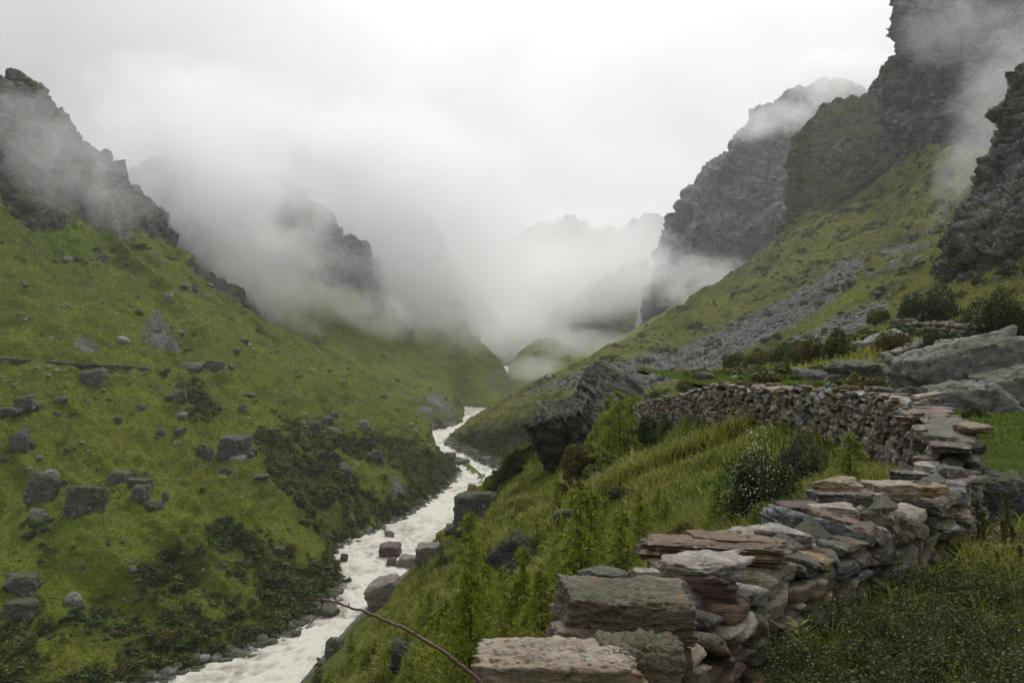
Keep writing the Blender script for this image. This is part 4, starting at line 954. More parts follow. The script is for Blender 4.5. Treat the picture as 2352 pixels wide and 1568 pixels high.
# --- the meadow and the slope behind it
for bb, lb, mt, kw in [
 ((2095,800,2385,985), 'huge pale grey slab of rock sloping up from the meadow', 'boulder_pale', dict(Y=21.5, n=5, box=0.45, cuts=9, lean=-0.20, strata=0.05, depth=0.75)),
 ((2140,872,2350,985), 'rounded grey boulder in front of the huge pale slab', 'boulder_pale', dict(Y=18.6, n=5, box=0.3, cuts=9, depth=0.6)),
 ((2275,858,2440,945), 'grey boulder at the picture edge beside the huge slab', 'boulder_pale', dict(Y=19.5, n=5, box=0.4, lean=-0.2)),
 ((2068,888,2134,938), 'smooth dark round rock left of the pale boulders', 'boulder', dict(Y=19.0, n=4, box=0.1)),
 ((1912,826,2040,886), 'long layered grey block behind the stone wall', 'boulder', dict(n=5, Y=34, box=0.8, cuts=7, strata=0.06)),
 ((1830,845,1912,892), 'pointed grey rock left of the long layered block', 'boulder', dict(Y=33, box=0.3)),
 ((1893,862,1925,886), 'small grey rock between the pointed rock and the layered block', 'boulder', dict(Y=32)),
 ((1975,780,2042,806), 'smooth pale humpbacked boulder among the brown bushes', 'boulder_pale', dict(box=0.2)),
 ((2145,824,2170,838), 'small flat stone lying in the meadow', 'boulder', dict(box=0.5)),
 ((2082,845,2112,862), 'low grey stone in the grass, left one of two', 'boulder', {}),
 ((2128,846,2156,862), 'low grey stone in the grass, right one of two', 'boulder', {}),
 ((2060,728,2120,770), 'broken grey outcrop at the end of the upper wall', 'boulder', dict(strata=0.06)),
 ((2222,1096,2395,1205), 'black lichen-spotted boulder beside the wall corner', 'boulder_dark', dict(Y=7.3, n=5, depth=0.7)),
 ((1720,838,1760,852), 'flat pale stone in scree above the pasture', 'boulder', {}),
 ((1930,795,1965,815), 'grey stone in front of a brown bush', 'boulder', {}),
 ((2310,770,2380,830), 'grey rock by the upper wall at the picture edge', 'boulder', dict(Y=40))]:
    boulder(*bb, lb, mt, **kw)
# --- countless smaller stones: the larger ones singly, the rest as scree
protos = []
for k in range(6): protos.append((rock_V(900 + k, 2, cuts=9, box=0.3, rough=0.06), ICO[2][1]))
pm = [mk('stone', V, F, S['boulder'] if i % 3 else S['boulder_pale']).data for i, (V, F) in enumerate(protos)]
for o in [o for o in bpy.data.objects if o.name.startswith('stone')]: bpy.data.objects.remove(o)
def small_stones(key, n, mask, smin, smax, label, group, seed, nm='stone'):
    r = np.random.default_rng(seed); G, N, A = LAND[key]; P, i, j = sample(G, n, mask, r)
    px, py = proj(P)
    for p, x, y in zip(P, px, py):
        if not (-20 < x < 2372 and -20 < y < 1590): continue
        q, nn, on = hit(x, y)
        if q is None or abs(q[1] - p[1]) > 0.05 * p[1] + 2: continue
        s = smin + (smax - smin) * r.random() ** 2.2
        o = bpy.data.objects.new(nm, pm[r.integers(6)]); C.objects.link(o)
        o.location = p; o.scale = (s * r.uniform(.8, 1.4), s, s * r.uniform(.5, .9)); o.rotation_euler = (r.normal(0, .2), r.normal(0, .2), r.uniform(0, 6.3))
        tag(o, label, 'stone', group)
def scree(name, key, n, mask, smin, smax, seed, mats=('boulder', 'boulder_pale')):
    r = np.random.default_rng(seed); G, N, A = LAND[key]; P, i, j = sample(G, n, mask, r); parts = []; fm = []
    base = [(rock_V(700 + k, 0, cuts=7, box=0.3, rough=0.05), ICO[0][1]) for k in range(8)]
    for p in P:
        V, F = base[r.integers(8)]; s = smin + (smax - smin) * r.random() ** 4
        parts.append((V * [s * r.uniform(.7, 1.3), s, s * r.uniform(.4, .8)] @ rotm(r.normal(0, .3), r.normal(0, .3), r.uniform(0, 6.3)).T + p, F)); fm.append(np.full(len(F), int(r.random() < 0.4)))
    V, F = merge(parts); o = mk(name, V, F, [S[m] for m in mats], smooth=False, fm=np.concatenate(fm)); o['kind'] = 'stuff'
    return o
Gl, Nl, Al = LAND['left']; ml = (Al['v'] > 1.1) * (Al['v'] < 6.0) * np.ones(Gl.shape[:2])
small_stones('left', 150, ml * (0.4 + sstep(0, .6, fbm(Gl / 18, 2, 3)) * 2), 0.5, 1.9, 'small grey stone scattered on the grassy slope across the river', 'small stones on the slope across the river', 1)
Gr, Nr, Ar = LAND['right']; pxr, pyr = proj(Gr)
small_stones('right', 170, (Ar['v'] > 2.5) * (Ar['v'] < 8.5) * (Gr[..., 1] > 60) * (0.3 + Ar['scree'] * 2), 0.5, 2.0, 'grey stone lying on the moraine slope above the pasture', 'stones on the moraine slope', 2)
scree('scree', 'right', 24000, (Ar['scree'] > 0.45) * (Gr[..., 1] > 50) * (Ar['v'] > 1.6) + 0.06 * (Ar['v'] > 2), 0.14, 0.85, 3)
small_stones('second', 70, np.ones(LAND['second'][0].shape[:2]), 0.5, 1.8, 'grey stone scattered on the second green hill below the cloud', 'stones on the second green hill', 41)
scree('scree', 'left', 2500, ml * sstep(0.2, .8, fbm(Gl / 14, 2, 13)) + 0.0, 0.2, 0.8, 4)
bank = (Al['v'] > 0.85) * (Al['v'] < 1.12) * np.ones(Gl.shape[:2]) * (Gl[..., 2] > -0.6) * (Gl[..., 2] < 2.2)
scree('gravel', 'left', 2600, bank, 0.15, 1.3, 5, ('boulder', 'boulder_pale'))
bankr = (Ar['v'] > 0.8) * (Ar['v'] < 2.0) * (Gr[..., 2] > -0.6) * (Gr[..., 2] < 2.6) * (Ar['u'] > 0.8)
scree('gravel', 'right', 5200, bankr, 0.18, 1.6, 6, ('boulder', 'boulder_pale'))
# ------------------------------------------------------------------ the dry stone wall
WTOP = np.array([-1.35,-1.25,-1.10,-1.00,-1.06,-1.08,-1.05,-1.00,-0.96,-0.93,-1.10,-1.33,-1.68,-2.58,-3.55])
tops = crom(WTOP[:, None], 300)[:, 0]
seg = np.concatenate([[0], np.cumsum(np.hypot(*np.diff(wl, axis=0).T))]); SLEN = seg[-1]
def wall_at(s):
    x, y = np.interp(s, seg, wl[:, 0]), np.interp(s, seg, wl[:, 1]); e = 0.05
    tx, ty = np.interp(s + e, seg, wl[:, 0]) - np.interp(s - e, seg, wl[:, 0]), np.interp(s + e, seg, wl[:, 1]) - np.interp(s - e, seg, wl[:, 1]); l = math.hypot(tx, ty) + 1e-9
    return x, y, tx / l, ty / l, np.interp(s, seg, tops)
STONES = []                              # (V, F, material, label)  world coordinates
wmats = ['w_grey', 'w_olive', 'w_pale', 'w_granite', 'w_rust', 'w_plank', 'w_blue', 'w_dark', 'w_red', 'w_mauve', 'w_ochre']
wr = np.random.default_rng(77)
def put(c, dims, rot, mat, label=None, n=3, seed=None, **k):
    kk = dict(cuts=6, box=0.12, p=60, rough=0.06, strata=0.05); kk.update(k)
    V = rock_V(int(wr.integers(1e6)) if seed is None else seed, n, **kk) * (np.array(dims) / 2) @ rotm(*rot).T + np.array(c)
    STONES.append((V, ICO[n][1], mat, label))
def key(x0, y0, x1, y1, Y, mat, label=None, depth=0.8, flat=0.85, pitch=0.0, roll=0.0, yaw=0.0, n=4, seed=None, **k):
    "a stone the photo shows: picture box at distance Y"
    wd, ht = (x1 - x0) / FPX * Y, (y1 - y0) / FPX * Y
    put(np.array(W((x0 + x1) / 2, (y0 + y1) / 2, Y + wd * depth * 0.15)), (wd * 1.10, wd * depth, ht * flat * 1.12), (pitch, roll, yaw), mat, label, n, seed, **k)
key(1085,1470,1480,1640,2.75,'w_pale','long pale stone with a hollowed top and an orange lichen patch at the bottom edge',0.55,0.95,pitch=-0.05,n=6,seed=11,rough=0.07,cuts=8,box=0.45,strata=0.03)
key(1370,1462,1570,1650,2.85,'w_olive','blocky tan end of the bottom stone',0.9,0.95,n=6,seed=12,rough=0.07)
key(1258,1432,1408,1500,3.05,'w_mauve','rounded mauve stone wedged under the big olive block',0.9,1.0,n=5,seed=13,box=0.1)
key(1268,1345,1602,1460,3.15,'w_olive','big flat-topped olive block with orange and white lichen',0.62,0.92,roll=0.03,n=6,seed=14,rough=0.055,cuts=6,box=0.9,strata=0.02)
key(1334,1306,1448,1352,3.65,'w_grey','grey lichened stone behind the olive block',0.7,1.0,n=5,seed=15)
key(1448,1308,1516,1352,3.65,'w_pale','small tan stone behind the olive block',0.9,1.0,n=5,seed=16,box=0.2)
key(1510,1278,1688,1330,3.72,'w_granite','crusted white granite top of a red stone',0.8,1.0,n=5,seed=17,rough=0.09)
key(1508,1312,1690,1384,3.66,'w_red','dark red stone with one white lichen disc',0.7,1.0,roll=-0.06,n=5,seed=18)
key(1485,1284,1546,1324,4.0,'w_rust','small brown stone under the plank-like slab',0.8,1.0,n=4,seed=19)
key(1472,1232,1785,1298,4.15,'w_plank','long rusty plank-like slab lying across the wall',0.45,0.80,roll=0.05,n=6,seed=20,strata=0.12,box=0.8,rough=0.06)
key(1580,1226,1770,1262,4.25,'w_plank','upper leaf of the rusty plank-like slab',0.5,0.8,roll=0.04,n=5,seed=21,strata=0.12,box=0.8)
key(1690,1200,1856,1270,4.75,'w_granite','pale coarse granite slab',0.8,0.85,roll=0.06,n=5,seed=22,rough=0.08)
key(1762,1172,1960,1264,5.05,'w_blue','blue-grey slate slab tilted over the wall',0.8,0.7,roll=0.28,n=5,seed=23,box=0.7,strata=0.08)
key(1786,1154,1898,1182,5.6,'w_red','thin dark red slab at the back of the wall top',0.8,0.8,n=4,seed=24,box=0.8)
key(1852,1156,1968,1190,5.45,'w_pale','pale rounded slab behind the rust-red slab',0.8,0.9,n=5,seed=25)
key(1850,1174,1998,1238,5.15,'w_rust','smooth rust-red slab sloping to the meadow',0.9,0.7,roll=0.22,n=5,seed=26,box=0.7,rough=0.04)
key(1862,1126,1990,1158,5.9,'w_grey','flat grey slab under the ochre stone',0.7,1.0,n=5,seed=27,box=0.8)
key(1872,1096,1966,1136,6.0,'w_ochre','ochre and white stone topping the outer edge',0.8,1.0,n=5,seed=28)
key(1985,1108,2100,1156,6.1,'w_pale','pale rounded boulder on the wall corner',0.9,1.0,n=5,seed=29,box=0.3)
key(1986,1128,2040,1180,6.0,'w_pale','tan upright stone on the wall corner',0.9,1.0,n=5,seed=30)
key(2060,1112,2166,1150,6.3,'w_ochre','flat ochre stone on the wall corner',0.8,1.0,n=5,seed=31,box=0.8)
key(2034,1136,2100,1166,6.05,'w_dark','dark slab on the wall corner',0.9,1.0,n=5,seed=32,box=0.8)
key(2060,1082,2200,1110,7.0,'w_dark','pointed dark slab across the wall',0.6,0.9,n=5,seed=33,box=0.8,strata=0.1)
key(2108,1057,2228,1084,7.6,'w_blue','silvery split slab across the wall',0.6,0.9,n=5,seed=34,box=0.8,strata=0.14)
key(2130,1040,2215,1060,8.1,'w_red','thin reddish slab across the wall',0.6,1.0,n=4,seed=35,box=0.8,strata=0.1)
key(2108,1008,2210,1042,8.6,'w_dark','thick dark layered slab across the wall',0.6,1.0,n=5,seed=36,box=0.8,strata=0.12)
key(2105,981,2204,1010,9.1,'w_rust','brown layered slab across the wall',0.6,1.0,n=5,seed=37,box=0.8,strata=0.12)
key(2066,955,2187,980,10.1,'w_plank','grey brown layered slab at the top of the bend',0.6,1.0,n=5,seed=38,box=0.8,strata=0.14)
key(2064,942,2152,957,10.9,'w_grey','thin grey slab at the top of the bend',0.6,1.0,n=4,seed=39,box=0.8,strata=0.1)
key(2032,918,2082,944,12.4,'w_pale','white stone over a pink slab on the wall top',0.8,1.0,n=4,seed=40)
for bb, Y, mt in [((1582,1370,1692,1432),3.75,'w_red'),((1600,1426,1704,1440),3.8,'w_dark'),((1560,1440,1640,1512),3.5,'w_grey'),((1632,1428,1700,1490),3.8,'w_dark'),((1528,1480,1588,1580),3.1,'w_grey'),
    ((1686,1300,1788,1386),4.3,'w_dark'),((1758,1254,1856,1334),4.75,'w_grey'),((1752,1256,1796,1304),4.55,'w_ochre'),((1786,1325,1862,1392),4.7,'w_ochre'),((1845,1264,1942,1304),5.1,'w_blue'),((1855,1310,1915,1350),5.2,'w_rust'),
    ((1925,1235,1985,1300),5.6,'w_pale'),((2080,1172,2145,1220),6.3,'w_olive'),((2036,1158,2078,1204),6.1,'w_pale'),((2066,1228,2102,1274),6.2,'w_ochre'),((2094,1210,2168,1264),6.4,'w_olive'),((2145,1236,2196,1290),6.6,'w_grey'),
    ((1982,1168,2030,1220),5.85,'w_dark'),((2020,1204,2064,1256),5.95,'w_grey'),((2130,1146,2178,1180),6.6,'w_dark'),((2080,1276,2130,1300),6.3,'w_grey'),((1900,1290,1960,1340),5.5,'w_dark'),((1640,1488,1720,1560),3.9,'w_grey'),
    ((1990,1010,2036,1046),13.6,'w_olive'),((1940,985,1992,1035),15.6,'w_grey'),((2036,1000,2080,1075),12.0,'w_grey'),((1960,1075,2010,1110),13.0,'w_dark'),((1856,953,1890,985),19.5,'w_dark')]:
    key(*bb, Y, mt, None, 0.9, 1.0, n=4, roll=wr.normal(0, .15))
# courses on both faces, smaller towards the joints, with slabs bridging the top
def course_fill(s0, s1, lmin, lmax, hmin, hmax, n, faces, drop_top=0.0):
    for side in faces:
        s = s0
        zlev = {}
        x, y, tx, ty, tp = wall_at(s0)
        for lvl in range(30):
            s = s0 + wr.uniform(0, lmax); hc = wr.uniform(hmin, hmax)
            zoff = zlev.get('z', 0.0); zlev['z'] = zoff + hc * 0.88
            while s < s1:
                ln = wr.uniform(lmin, lmax); sm = s + ln / 2; s += ln * 0.92
                x, y, tx, ty, tp = wall_at(sm)
                gz = meadow_z(x, y) - CAMZ
                base = min(gz, tp - 0.6) - 0.05 if side < 0 else min(gz, tp) - 0.85 - 0.35 * float(8 < y < 22) - min(0.5, max(0, (y - 14) * 0.05))
                z = base + zoff + wr.normal(0, hc * 0.12)
                if z > tp - drop_top: continue
                wdt = 0.13 + 0.06 * (tp - z)
                nx, ny = -ty, tx                       # left of travel = outside
                put((x + nx * (wdt * side + wr.normal(0, .035)), y + ny * (wdt * side + wr.normal(0, .035)), CAMZ + z), (ln * wr.uniform(.9, 1.15), 0.25, hc * wr.uniform(0.7, 1.35)),
                    (wr.normal(0, .16), wr.normal(0, .24), math.atan2(ty, tx) + wr.normal(0, .15)), wmats[wr.choice(11, p=FILLP)], None, n, box=wr.uniform(0.0, 0.5))
            if zlev['z'] > 3.0: break
FILLP = np.array([.20, .20, .08, .06, .12, .05, .05, .16, .04, .01, .05]); FILLP /= FILLP.sum()
course_fill(0.0, 7.0, 0.12, 0.36, 0.06, 0.13, 3, (-1,), 0.14)
course_fill(0.0, 7.0, 0.18, 0.40, 0.12, 0.20, 2, (1,), 0.16)
course_fill(6.6, 16.0, 0.14, 0.40, 0.07, 0.15, 3, (1,), 0.06)
course_fill(6.6, 16.0, 0.25, 0.5, 0.14, 0.22, 2, (-1,), 0.06)
course_fill(15.7, SLEN, 0.20, 0.60, 0.09, 0.19, 2, (1,), 0.04)
course_fill(15.7, SLEN, 0.4, 0.8, 0.2, 0.3, 1, (-1,), 0.04)
s = 7.2
while s < SLEN:                                            # capping slabs
    ln = wr.uniform(0.22, 0.55) * (1 if s < 16 else 1.25); x, y, tx, ty, tp = wall_at(s + ln / 2)
    th = wr.uniform(0.05, 0.12)
    put((x + wr.normal(0, .04), y, CAMZ + tp + th * 0.2), (ln * 1.15, wr.uniform(0.42, 0.62), th * 1.4), (wr.normal(0, .06), wr.normal(0, .09), math.atan2(ty, tx) + wr.normal(0, .12)),
        wmats[wr.choice(11, p=FILLP)], None, 3, box=0.75, strata=0.09)
    if wr.random() < 0.35:
        put((x + wr.normal(0, .1), y, CAMZ + tp + th * 1.3), (ln * 0.7, wr.uniform(0.3, 0.5), th * 1.3), (wr.normal(0, .1), wr.normal(0, .12), wr.uniform(0, 3)), wmats[wr.choice(11, p=FILLP)], None, 3, box=0.6)
    s += ln
for i in range(int(SLEN / 0.42)):                          # hearting between the faces
    x, y, tx, ty, tp = wall_at(0.2 + i * 0.42); 
    for zz in np.arange(tp - 0.22, -1.9 - 0.05 * y, -0.34):
        put((x, y, CAMZ + zz), (0.50, 0.26, 0.42), (0, 0, math.atan2(ty, tx)), 'w_dark', None, 1)
wall = empty('dry_stone_wall', (wl[0, 0], wl[0, 1], CAMZ - 1.7), 'long dry stone wall of mixed slabs curving along the edge of the meadow', 'stone wall')
def shown(V):
    x, y = proj(V); x, y = np.clip(x, 0, 2352), np.clip(y, 0, 1568); return (x.max() - x.min()) * (y.max() - y.min())
area = np.array([shown(V) * (1.0 if lb is None else 4) for V, F, m_, lb in STONES])
# hearting and the hidden face should not win a place among the single stones
for i, (V, F, m_, lb) in enumerate(STONES):
    if len(V) < 100: area[i] = 0
order = np.argsort(-area)
for i in order[:100]:
    V, F, m_, lb = STONES[i]; c = V.mean(0)
    o = mk('stone', V - c, F, S[m_], wall); o.location = c - np.array(wall.location)
    if lb: o['label'] = lb
rest = [STONES[i] for i in order[100:]]
V, F = merge([(a, b_) for a, b_, _, _ in rest])
o = mk('rubble_stones', V - np.array(wall.location), F, [S[k] for k in wmats], wall, fm=np.concatenate([np.full(len(b_), wmats.index(m_)) for _, b_, m_, _ in rest])); o['kind'] = 'stuff'
o.data.polygons.foreach_set('use_smooth', np.concatenate([np.full(len(b_), len(b_) > 400) for _, b_, _, _ in rest]))
# white lichen disc on the red stone is part of the stone's own look
# ------------------------------------------------------------------ two older walls across the pasture, and the path wall over the river
def rubble_wall(name, pts, h, wdt, ln, label, seed, mats=('w_grey', 'w_dark', 'w_olive'), sink=0.25):
    r = np.random.default_rng(seed); P = []
    for q in pts:
        a, nn, on = hit(*q)
        if a is not None: P.append(a)
    P = crom(np.array(P), 80); sg = np.concatenate([[0], np.cumsum(np.linalg.norm(np.diff(P, axis=0), axis=1))]); parts = []; fm = []
    s = 0
    while s < sg[-1]:
        c = np.array([np.interp(s, sg, P[:, k]) for k in range(3)]); nz = max(int(h / (ln * 0.55)), 1)
        for k in range(nz):
            for sd in (-1, 1):
                V = rock_V(int(r.integers(1e6)), 1, cuts=7, box=0.5, rough=0.06) * (ln * r.uniform(.4, .8), wdt * 0.4, ln * r.uniform(.28, .48)) @ rotm(r.normal(0, .2), r.normal(0, .2), r.uniform(0, 3)).T
                parts.append((V + c + [r.normal(0, .1), sd * wdt * 0.28, -sink + (k + 0.5) * h / nz + r.normal(0, 0.05)], ICO[1][1])); fm.append(np.full(80, int(r.integers(len(mats)))))
        s += ln * 0.8
    V, F = merge(parts); o0 = P[0]
    o = mk(name, V - o0, F, [S[m_] for m_ in mats], fm=np.concatenate(fm)); o.location = o0
    return tag(o, label, 'stone wall')
rubble_wall('stone_wall', [(2036,838),(2070,826),(2110,812),(2160,808),(2220,808),(2290,812)], 1.0, 0.7, 0.5, 'low rubble wall crossing the pasture behind the pale boulders', 5)
rubble_wall('stone_wall', [(2086,772),(2120,772),(2170,776),(2230,786),(2310,800)], 1.5, 0.8, 0.55, 'upper rubble wall below the dark green trees', 6)
rubble_wall('stone_wall', [(-10,828),(60,832),(140,838),(220,843),(300,847),(345,852)], 1.0, 0.9, 0.9, 'dark stone wall along the path on the slope across the river', 7, ('boulder_dark', 'boulder'))
def path_strip(pts, wd, name='path'):
    P = [hit(*q)[0] for q in pts]; P = crom(np.array([p for p in P if p is not None]), 30); T = np.gradient(P, axis=0); Sx = np.stack([-T[:, 1], T[:, 0], 0 * T[:, 0]], 1); Sx /= np.linalg.norm(Sx, axis=1)[:, None]
    G = np.stack([P - Sx * wd + [0, 0, 0.3], P + [0, 0, 0.45], P + Sx * wd + [0, 0, 0.3], P + Sx * wd - [0, 0, 1.0]], 1); return land(name, G, S['boulder_pale'])
path_strip([(1466,779),(1490,782),(1510,786),(1536,793)], 0.9); path_strip([(1576,793),(1600,797),(1628,802)], 0.6)
# ------------------------------------------------------------------ young larches on the near bank
LP = []
for k, (nd, wh) in enumerate([(6, 15), (6, 17), (5, 19), (7, 14)]):
    LP.append(larch_parts(40 + k, 1.0, 0.40 + 0.05 * (k % 2), wh, nd, 0.050, 0.30 + 0.1 * (k % 2)))
_lm = {}
def larch(px, pyb, pyt, k, label, group=None, Y=None, nm='larch_sapling', mat='larch', wide=1.0):
    if Y is None:
        p, nn, on = hit(px, pyb)
        if p is None: return None
    else: p = np.array(W(px, pyb, Y))
    h = (pyb - pyt) / FPX * p[1]; (tV, tF), (nV, nF, tn) = LP[k % 4]
    if (k % 4, mat) not in _lm:
        a = mk('trunk', tV, tF, M['bark']); c = mk('crown', nV, nF, M[mat], attrs=dict(tint=tn), smooth=False)
        _lm[(k % 4, mat)] = (a.data, c.data); bpy.data.objects.remove(a); bpy.data.objects.remove(c)
    e = empty(nm, p - [0, 0, 0.03], label, 'tree', group); e.scale = (h * wide, h * wide, h); e.rotation_euler = (0, 0, (px * 7.3) % 6.28)
    for nm_, d in zip(('trunk', 'crown'), _lm[(k % 4, mat)]):
        o = bpy.data.objects.new(nm_, d); C.objects.link(o); o.parent = e
    return e
larch(1427,1052,882,0,'tallest young larch, standing before the overhanging crag', wide=1.15)
larch(1399,1046,900,1,'slender larch just left of the tallest one', wide=0.9)
larch(1452,1030,905,2,'larch close behind the tallest one on its right', wide=1.0)
larch(1529,1000,944,3,'small bluish conifer at the foot of the far stone wall', mat='larch_dark', wide=1.3)
larch(1360,1075,985,2,'olive larch in front of the crag face')
larch(1280,1178,1095,1,'larch sapling with a bare pointed tip on the grassy brow')
larch(1304,1302,1198,3,'bushy larch sapling below the dark ledge', wide=1.25)
larch(1272,1365,1248,0,'tall larch sapling with a dark stem above the olive wall block')
larch(1240,1500,1288,1,'big larch sapling left of the olive wall block', wide=1.0)
larch(1412,1300,1196,2,'thin larch sapling left of the rusty slab')
larch(1368,1322,1232,1,'larch sapling between two thin ones above the wall')
larch(1481,1262,1140,0,'yellow-green larch sapling above the rusty slab')
larch(1512,1215,1104,3,'larch sapling behind the yellow-green one')
larch(1528,1225,1128,2,'bright larch sapling right of the yellow-green one', wide=1.1)
larch(1643,1240,1108,1,'larch sapling with long drooping boughs above the granite slab', wide=1.25)
larch(1078,1600,1146,2,'very tall thin sapling with sparse boughs and a pale stem crossing the river view', Y=10.5, wide=0.55)
larch(1951,1125,978,3,'drooping bright green larch leaning on the outer face of the wall', wide=1.2)
larch(1796,1140,1044,0,'spreading larch sapling behind the flat grey wall slab', wide=1.5)
larch(1016,1478,1398,3,'brownish sapling beside the very tall thin one')
larch(969,1465,1372,1,'dark pointed sapling above the broken rock')
larch(1015,1292,1250,2,'small dark sapling on the brow before the gravel bar', mat='larch_dark')
larch(976,1310,1280,0,'tiny conifer on the brow above the river bend', mat='larch_dark')
larch(806,1498,1448,1,'small larch on the bank edge above the river')
larch(861,1512,1460,3,'round bushy larch on the bank edge')
larch(787,1570,1522,2,'larch at the bottom edge of the near bank')
larch(730,1570,1505,0,'dark spindly sapling at the lowest corner of the bank', mat='larch_dark')
larch(1200,1380,1302,3,'larch sapling right of the very tall thin one')
larch(1149,1468,1385,0,'larch sapling low on the bank by the very tall thin one')
lr = np.random.default_rng(5)
for i in range(46):
    t = lr.random(); px = 760 + 760 * t + lr.normal(0, 40); py = 1560 - 420 * t + lr.uniform(-20, 190)
    if py > 1600 or px > 1560: continue
    p, nn, on = hit(px, py)
    if p is None or on != 'riverbank': continue
    larch(px, py, py - FPX / p[1] * lr.uniform(0.7, 1.7), int(lr.integers(4)), 'young yellow-green larch sapling among many on the near river bank', 'larch saplings on the near bank', wide=lr.uniform(.75, 1.15))
# ------------------------------------------------------------------ bushes
_bm = {}
def bush(px, pyb, wpx, hpx, mat, label, leafpx=3.0, n=2600, nm='bush', group=None, Y=None, lumps=12, cat='bush', shared=None, blossoms=0, seed=None):
    if Y is None:
        p, nn, on = hit(px, pyb)
        if p is None: return None
    else: p = np.array(W(px, pyb, Y))
    s = p[1] / FPX; rx, rz = wpx * s / 2, hpx * s; seed = int(px * 3 + pyb) if seed is None else seed
    n = int(n * 1.5); V, F, tn = bush_mesh(seed, n, rx * 1.05, rx * 0.9, rz * 0.92, leafpx * s * 2.9, lumps)
    e = empty(nm, p - [0, 0, 0.06 * rz], label, cat, group)
    r = np.random.default_rng(seed + 1); sV, sF = stems(r, 10, rx, rz, max(0.012 * rz, 0.006))
    mk('stem' if nm == 'bush' else 'trunk', sV, sF, M['bark'], e); mk('foliage' if nm == 'bush' else 'crown', V, F, M[mat], e, attrs=dict(tint=tn), smooth=False)
    if blossoms:
        P, h, k = bush_pts(r, int(blossoms * 1.6), rx * 1.1, rx, rz, lumps); sel = P[:, 0] < 0.1 * rx * np.ones(len(P)); P = P[sel | (h > 0.75 * rz)]
        cl_ = P[r.integers(0, len(P), max(blossoms // 14, 6))]; c = cl_[r.integers(0, len(cl_), int(blossoms * 1.6))] + r.normal(0, 0.07, (int(blossoms * 1.6), 3)); bV, bF = leaf_cloud(r, c, 0.016, 0.3, 0.9); mk('blossom', bV, bF, M['blossom'], e)
    return e
bush(1750,1190,215,235,'shrub_dark','big dark round shrub with clusters of white flowers below the wall',2.6,9000,blossoms=700,lumps=16)
bush(1850,1130,150,135,'shrub_grey','grey-green fine-leaved shrub right of the white-flowering one',2.2,6500,lumps=12)
bush(1690,1200,90,80,'shrub_green','low green shrub with white flowers at the left foot of the dark round shrub',2.4,2600,blossoms=260)
bush(1800,1215,170,110,'shrub_green','low leafy shrub behind the granite slab',2.6,4200)
bush(1496,1012,84,72,'larch_dark','dark dense juniper under the far end of the wall',2.4,4200)
bush(1455,1020,60,40,'shrub_dark','dark hollow juniper beside the tallest larch',2.4,2200)
bush(1340,1100,110,95,'shrub_olive','olive shrub at the foot of the overhanging crag',2.6,4200)
bush(1392,1110,120,80,'shrub_green','green shrub below the tallest larch',2.6,4200)
bush(1300,1150,70,60,'shrub_olive','brownish shrub on the brow below the crag',2.4,2200)
bush(1420,1160,110,60,'shrub_grey','grey-green low shrub on the bank below the tallest larch',2.2,3000)
bush(1340,1155,60,52,'shrub_olive','rusty olive shrub between the crag and the dark ledge',2.4,1800)
bush(1575,1250,110,70,'shrub_olive','reddish olive shrub above the rusty slab',2.6,3000)
bush(1460,1325,120,60,'shrub_green','green undergrowth bush behind the grey lichened stone',2.8,3200)
bush(1985,912,110,64,'shrub_olive','wide brownish-green bush in the meadow behind the wall',2.0,5200,Y=27)
for i, (px, py, wd, ht, mt, lb) in enumerate([
  (1690,845,70,46,'shrub_green','green bush left of two on the pasture edge'),(1745,838,80,50,'shrub_olive','brown-green bush beside the scree foot'),(1800,835,90,50,'shrub_green','green bush above the pointed grey rock'),
  (1865,830,110,70,'shrub_olive','dark olive bush above the layered block'),(1925,815,80,60,'shrub_green','green bush left of the humpbacked boulder'),(2000,790,60,50,'shrub_green','green bush above the humpbacked boulder'),
  (2065,808,120,80,'shrub_olive','large reddish-brown bush before the upper wall'),(2160,802,90,56,'shrub_dark','dark green bush between the two rubble walls'),(2265,812,80,36,'shrub_olive','brown bush behind the low rubble wall'),
  (1580,900,70,36,'shrub_green','low green bush behind the far end of the wall'),(1630,895,60,30,'shrub_olive','low brown bush behind the far end of the wall'),(1760,880,90,34,'shrub_olive','low brown bush on the pasture edge'),
  (2010,740,70,36,'shrub_green','bush at the foot of the grassy rib'),(2240,960,60,26,'weed','leafy weeds at the foot of the rounded boulder')]):
    bush(px, py, wd, ht, mt, lb, 2.2, 2400)
# trees on the right
bush(2135,745,150,92,'shrub_dark','dark round tree left of the light green bushes',2.2,6500,nm='broadleaf_tree',cat='tree',lumps=14)
bush(2300,790,190,145,'shrub_dark','big dark tree at the right picture edge above the upper wall',2.4,9000,nm='broadleaf_tree',cat='tree',lumps=18)
bush(2212,765,80,56,'shrub_green','light green bush between the two dark trees',2.2,2800,lumps=8)
bush(2180,770,60,44,'shrub_green','smaller light green bush right of the dark round tree',2.2,2000,lumps=8)
bush(2250,775,70,50,'shrub_green','leafy bush under the big dark tree',2.2,2200,lumps=8)
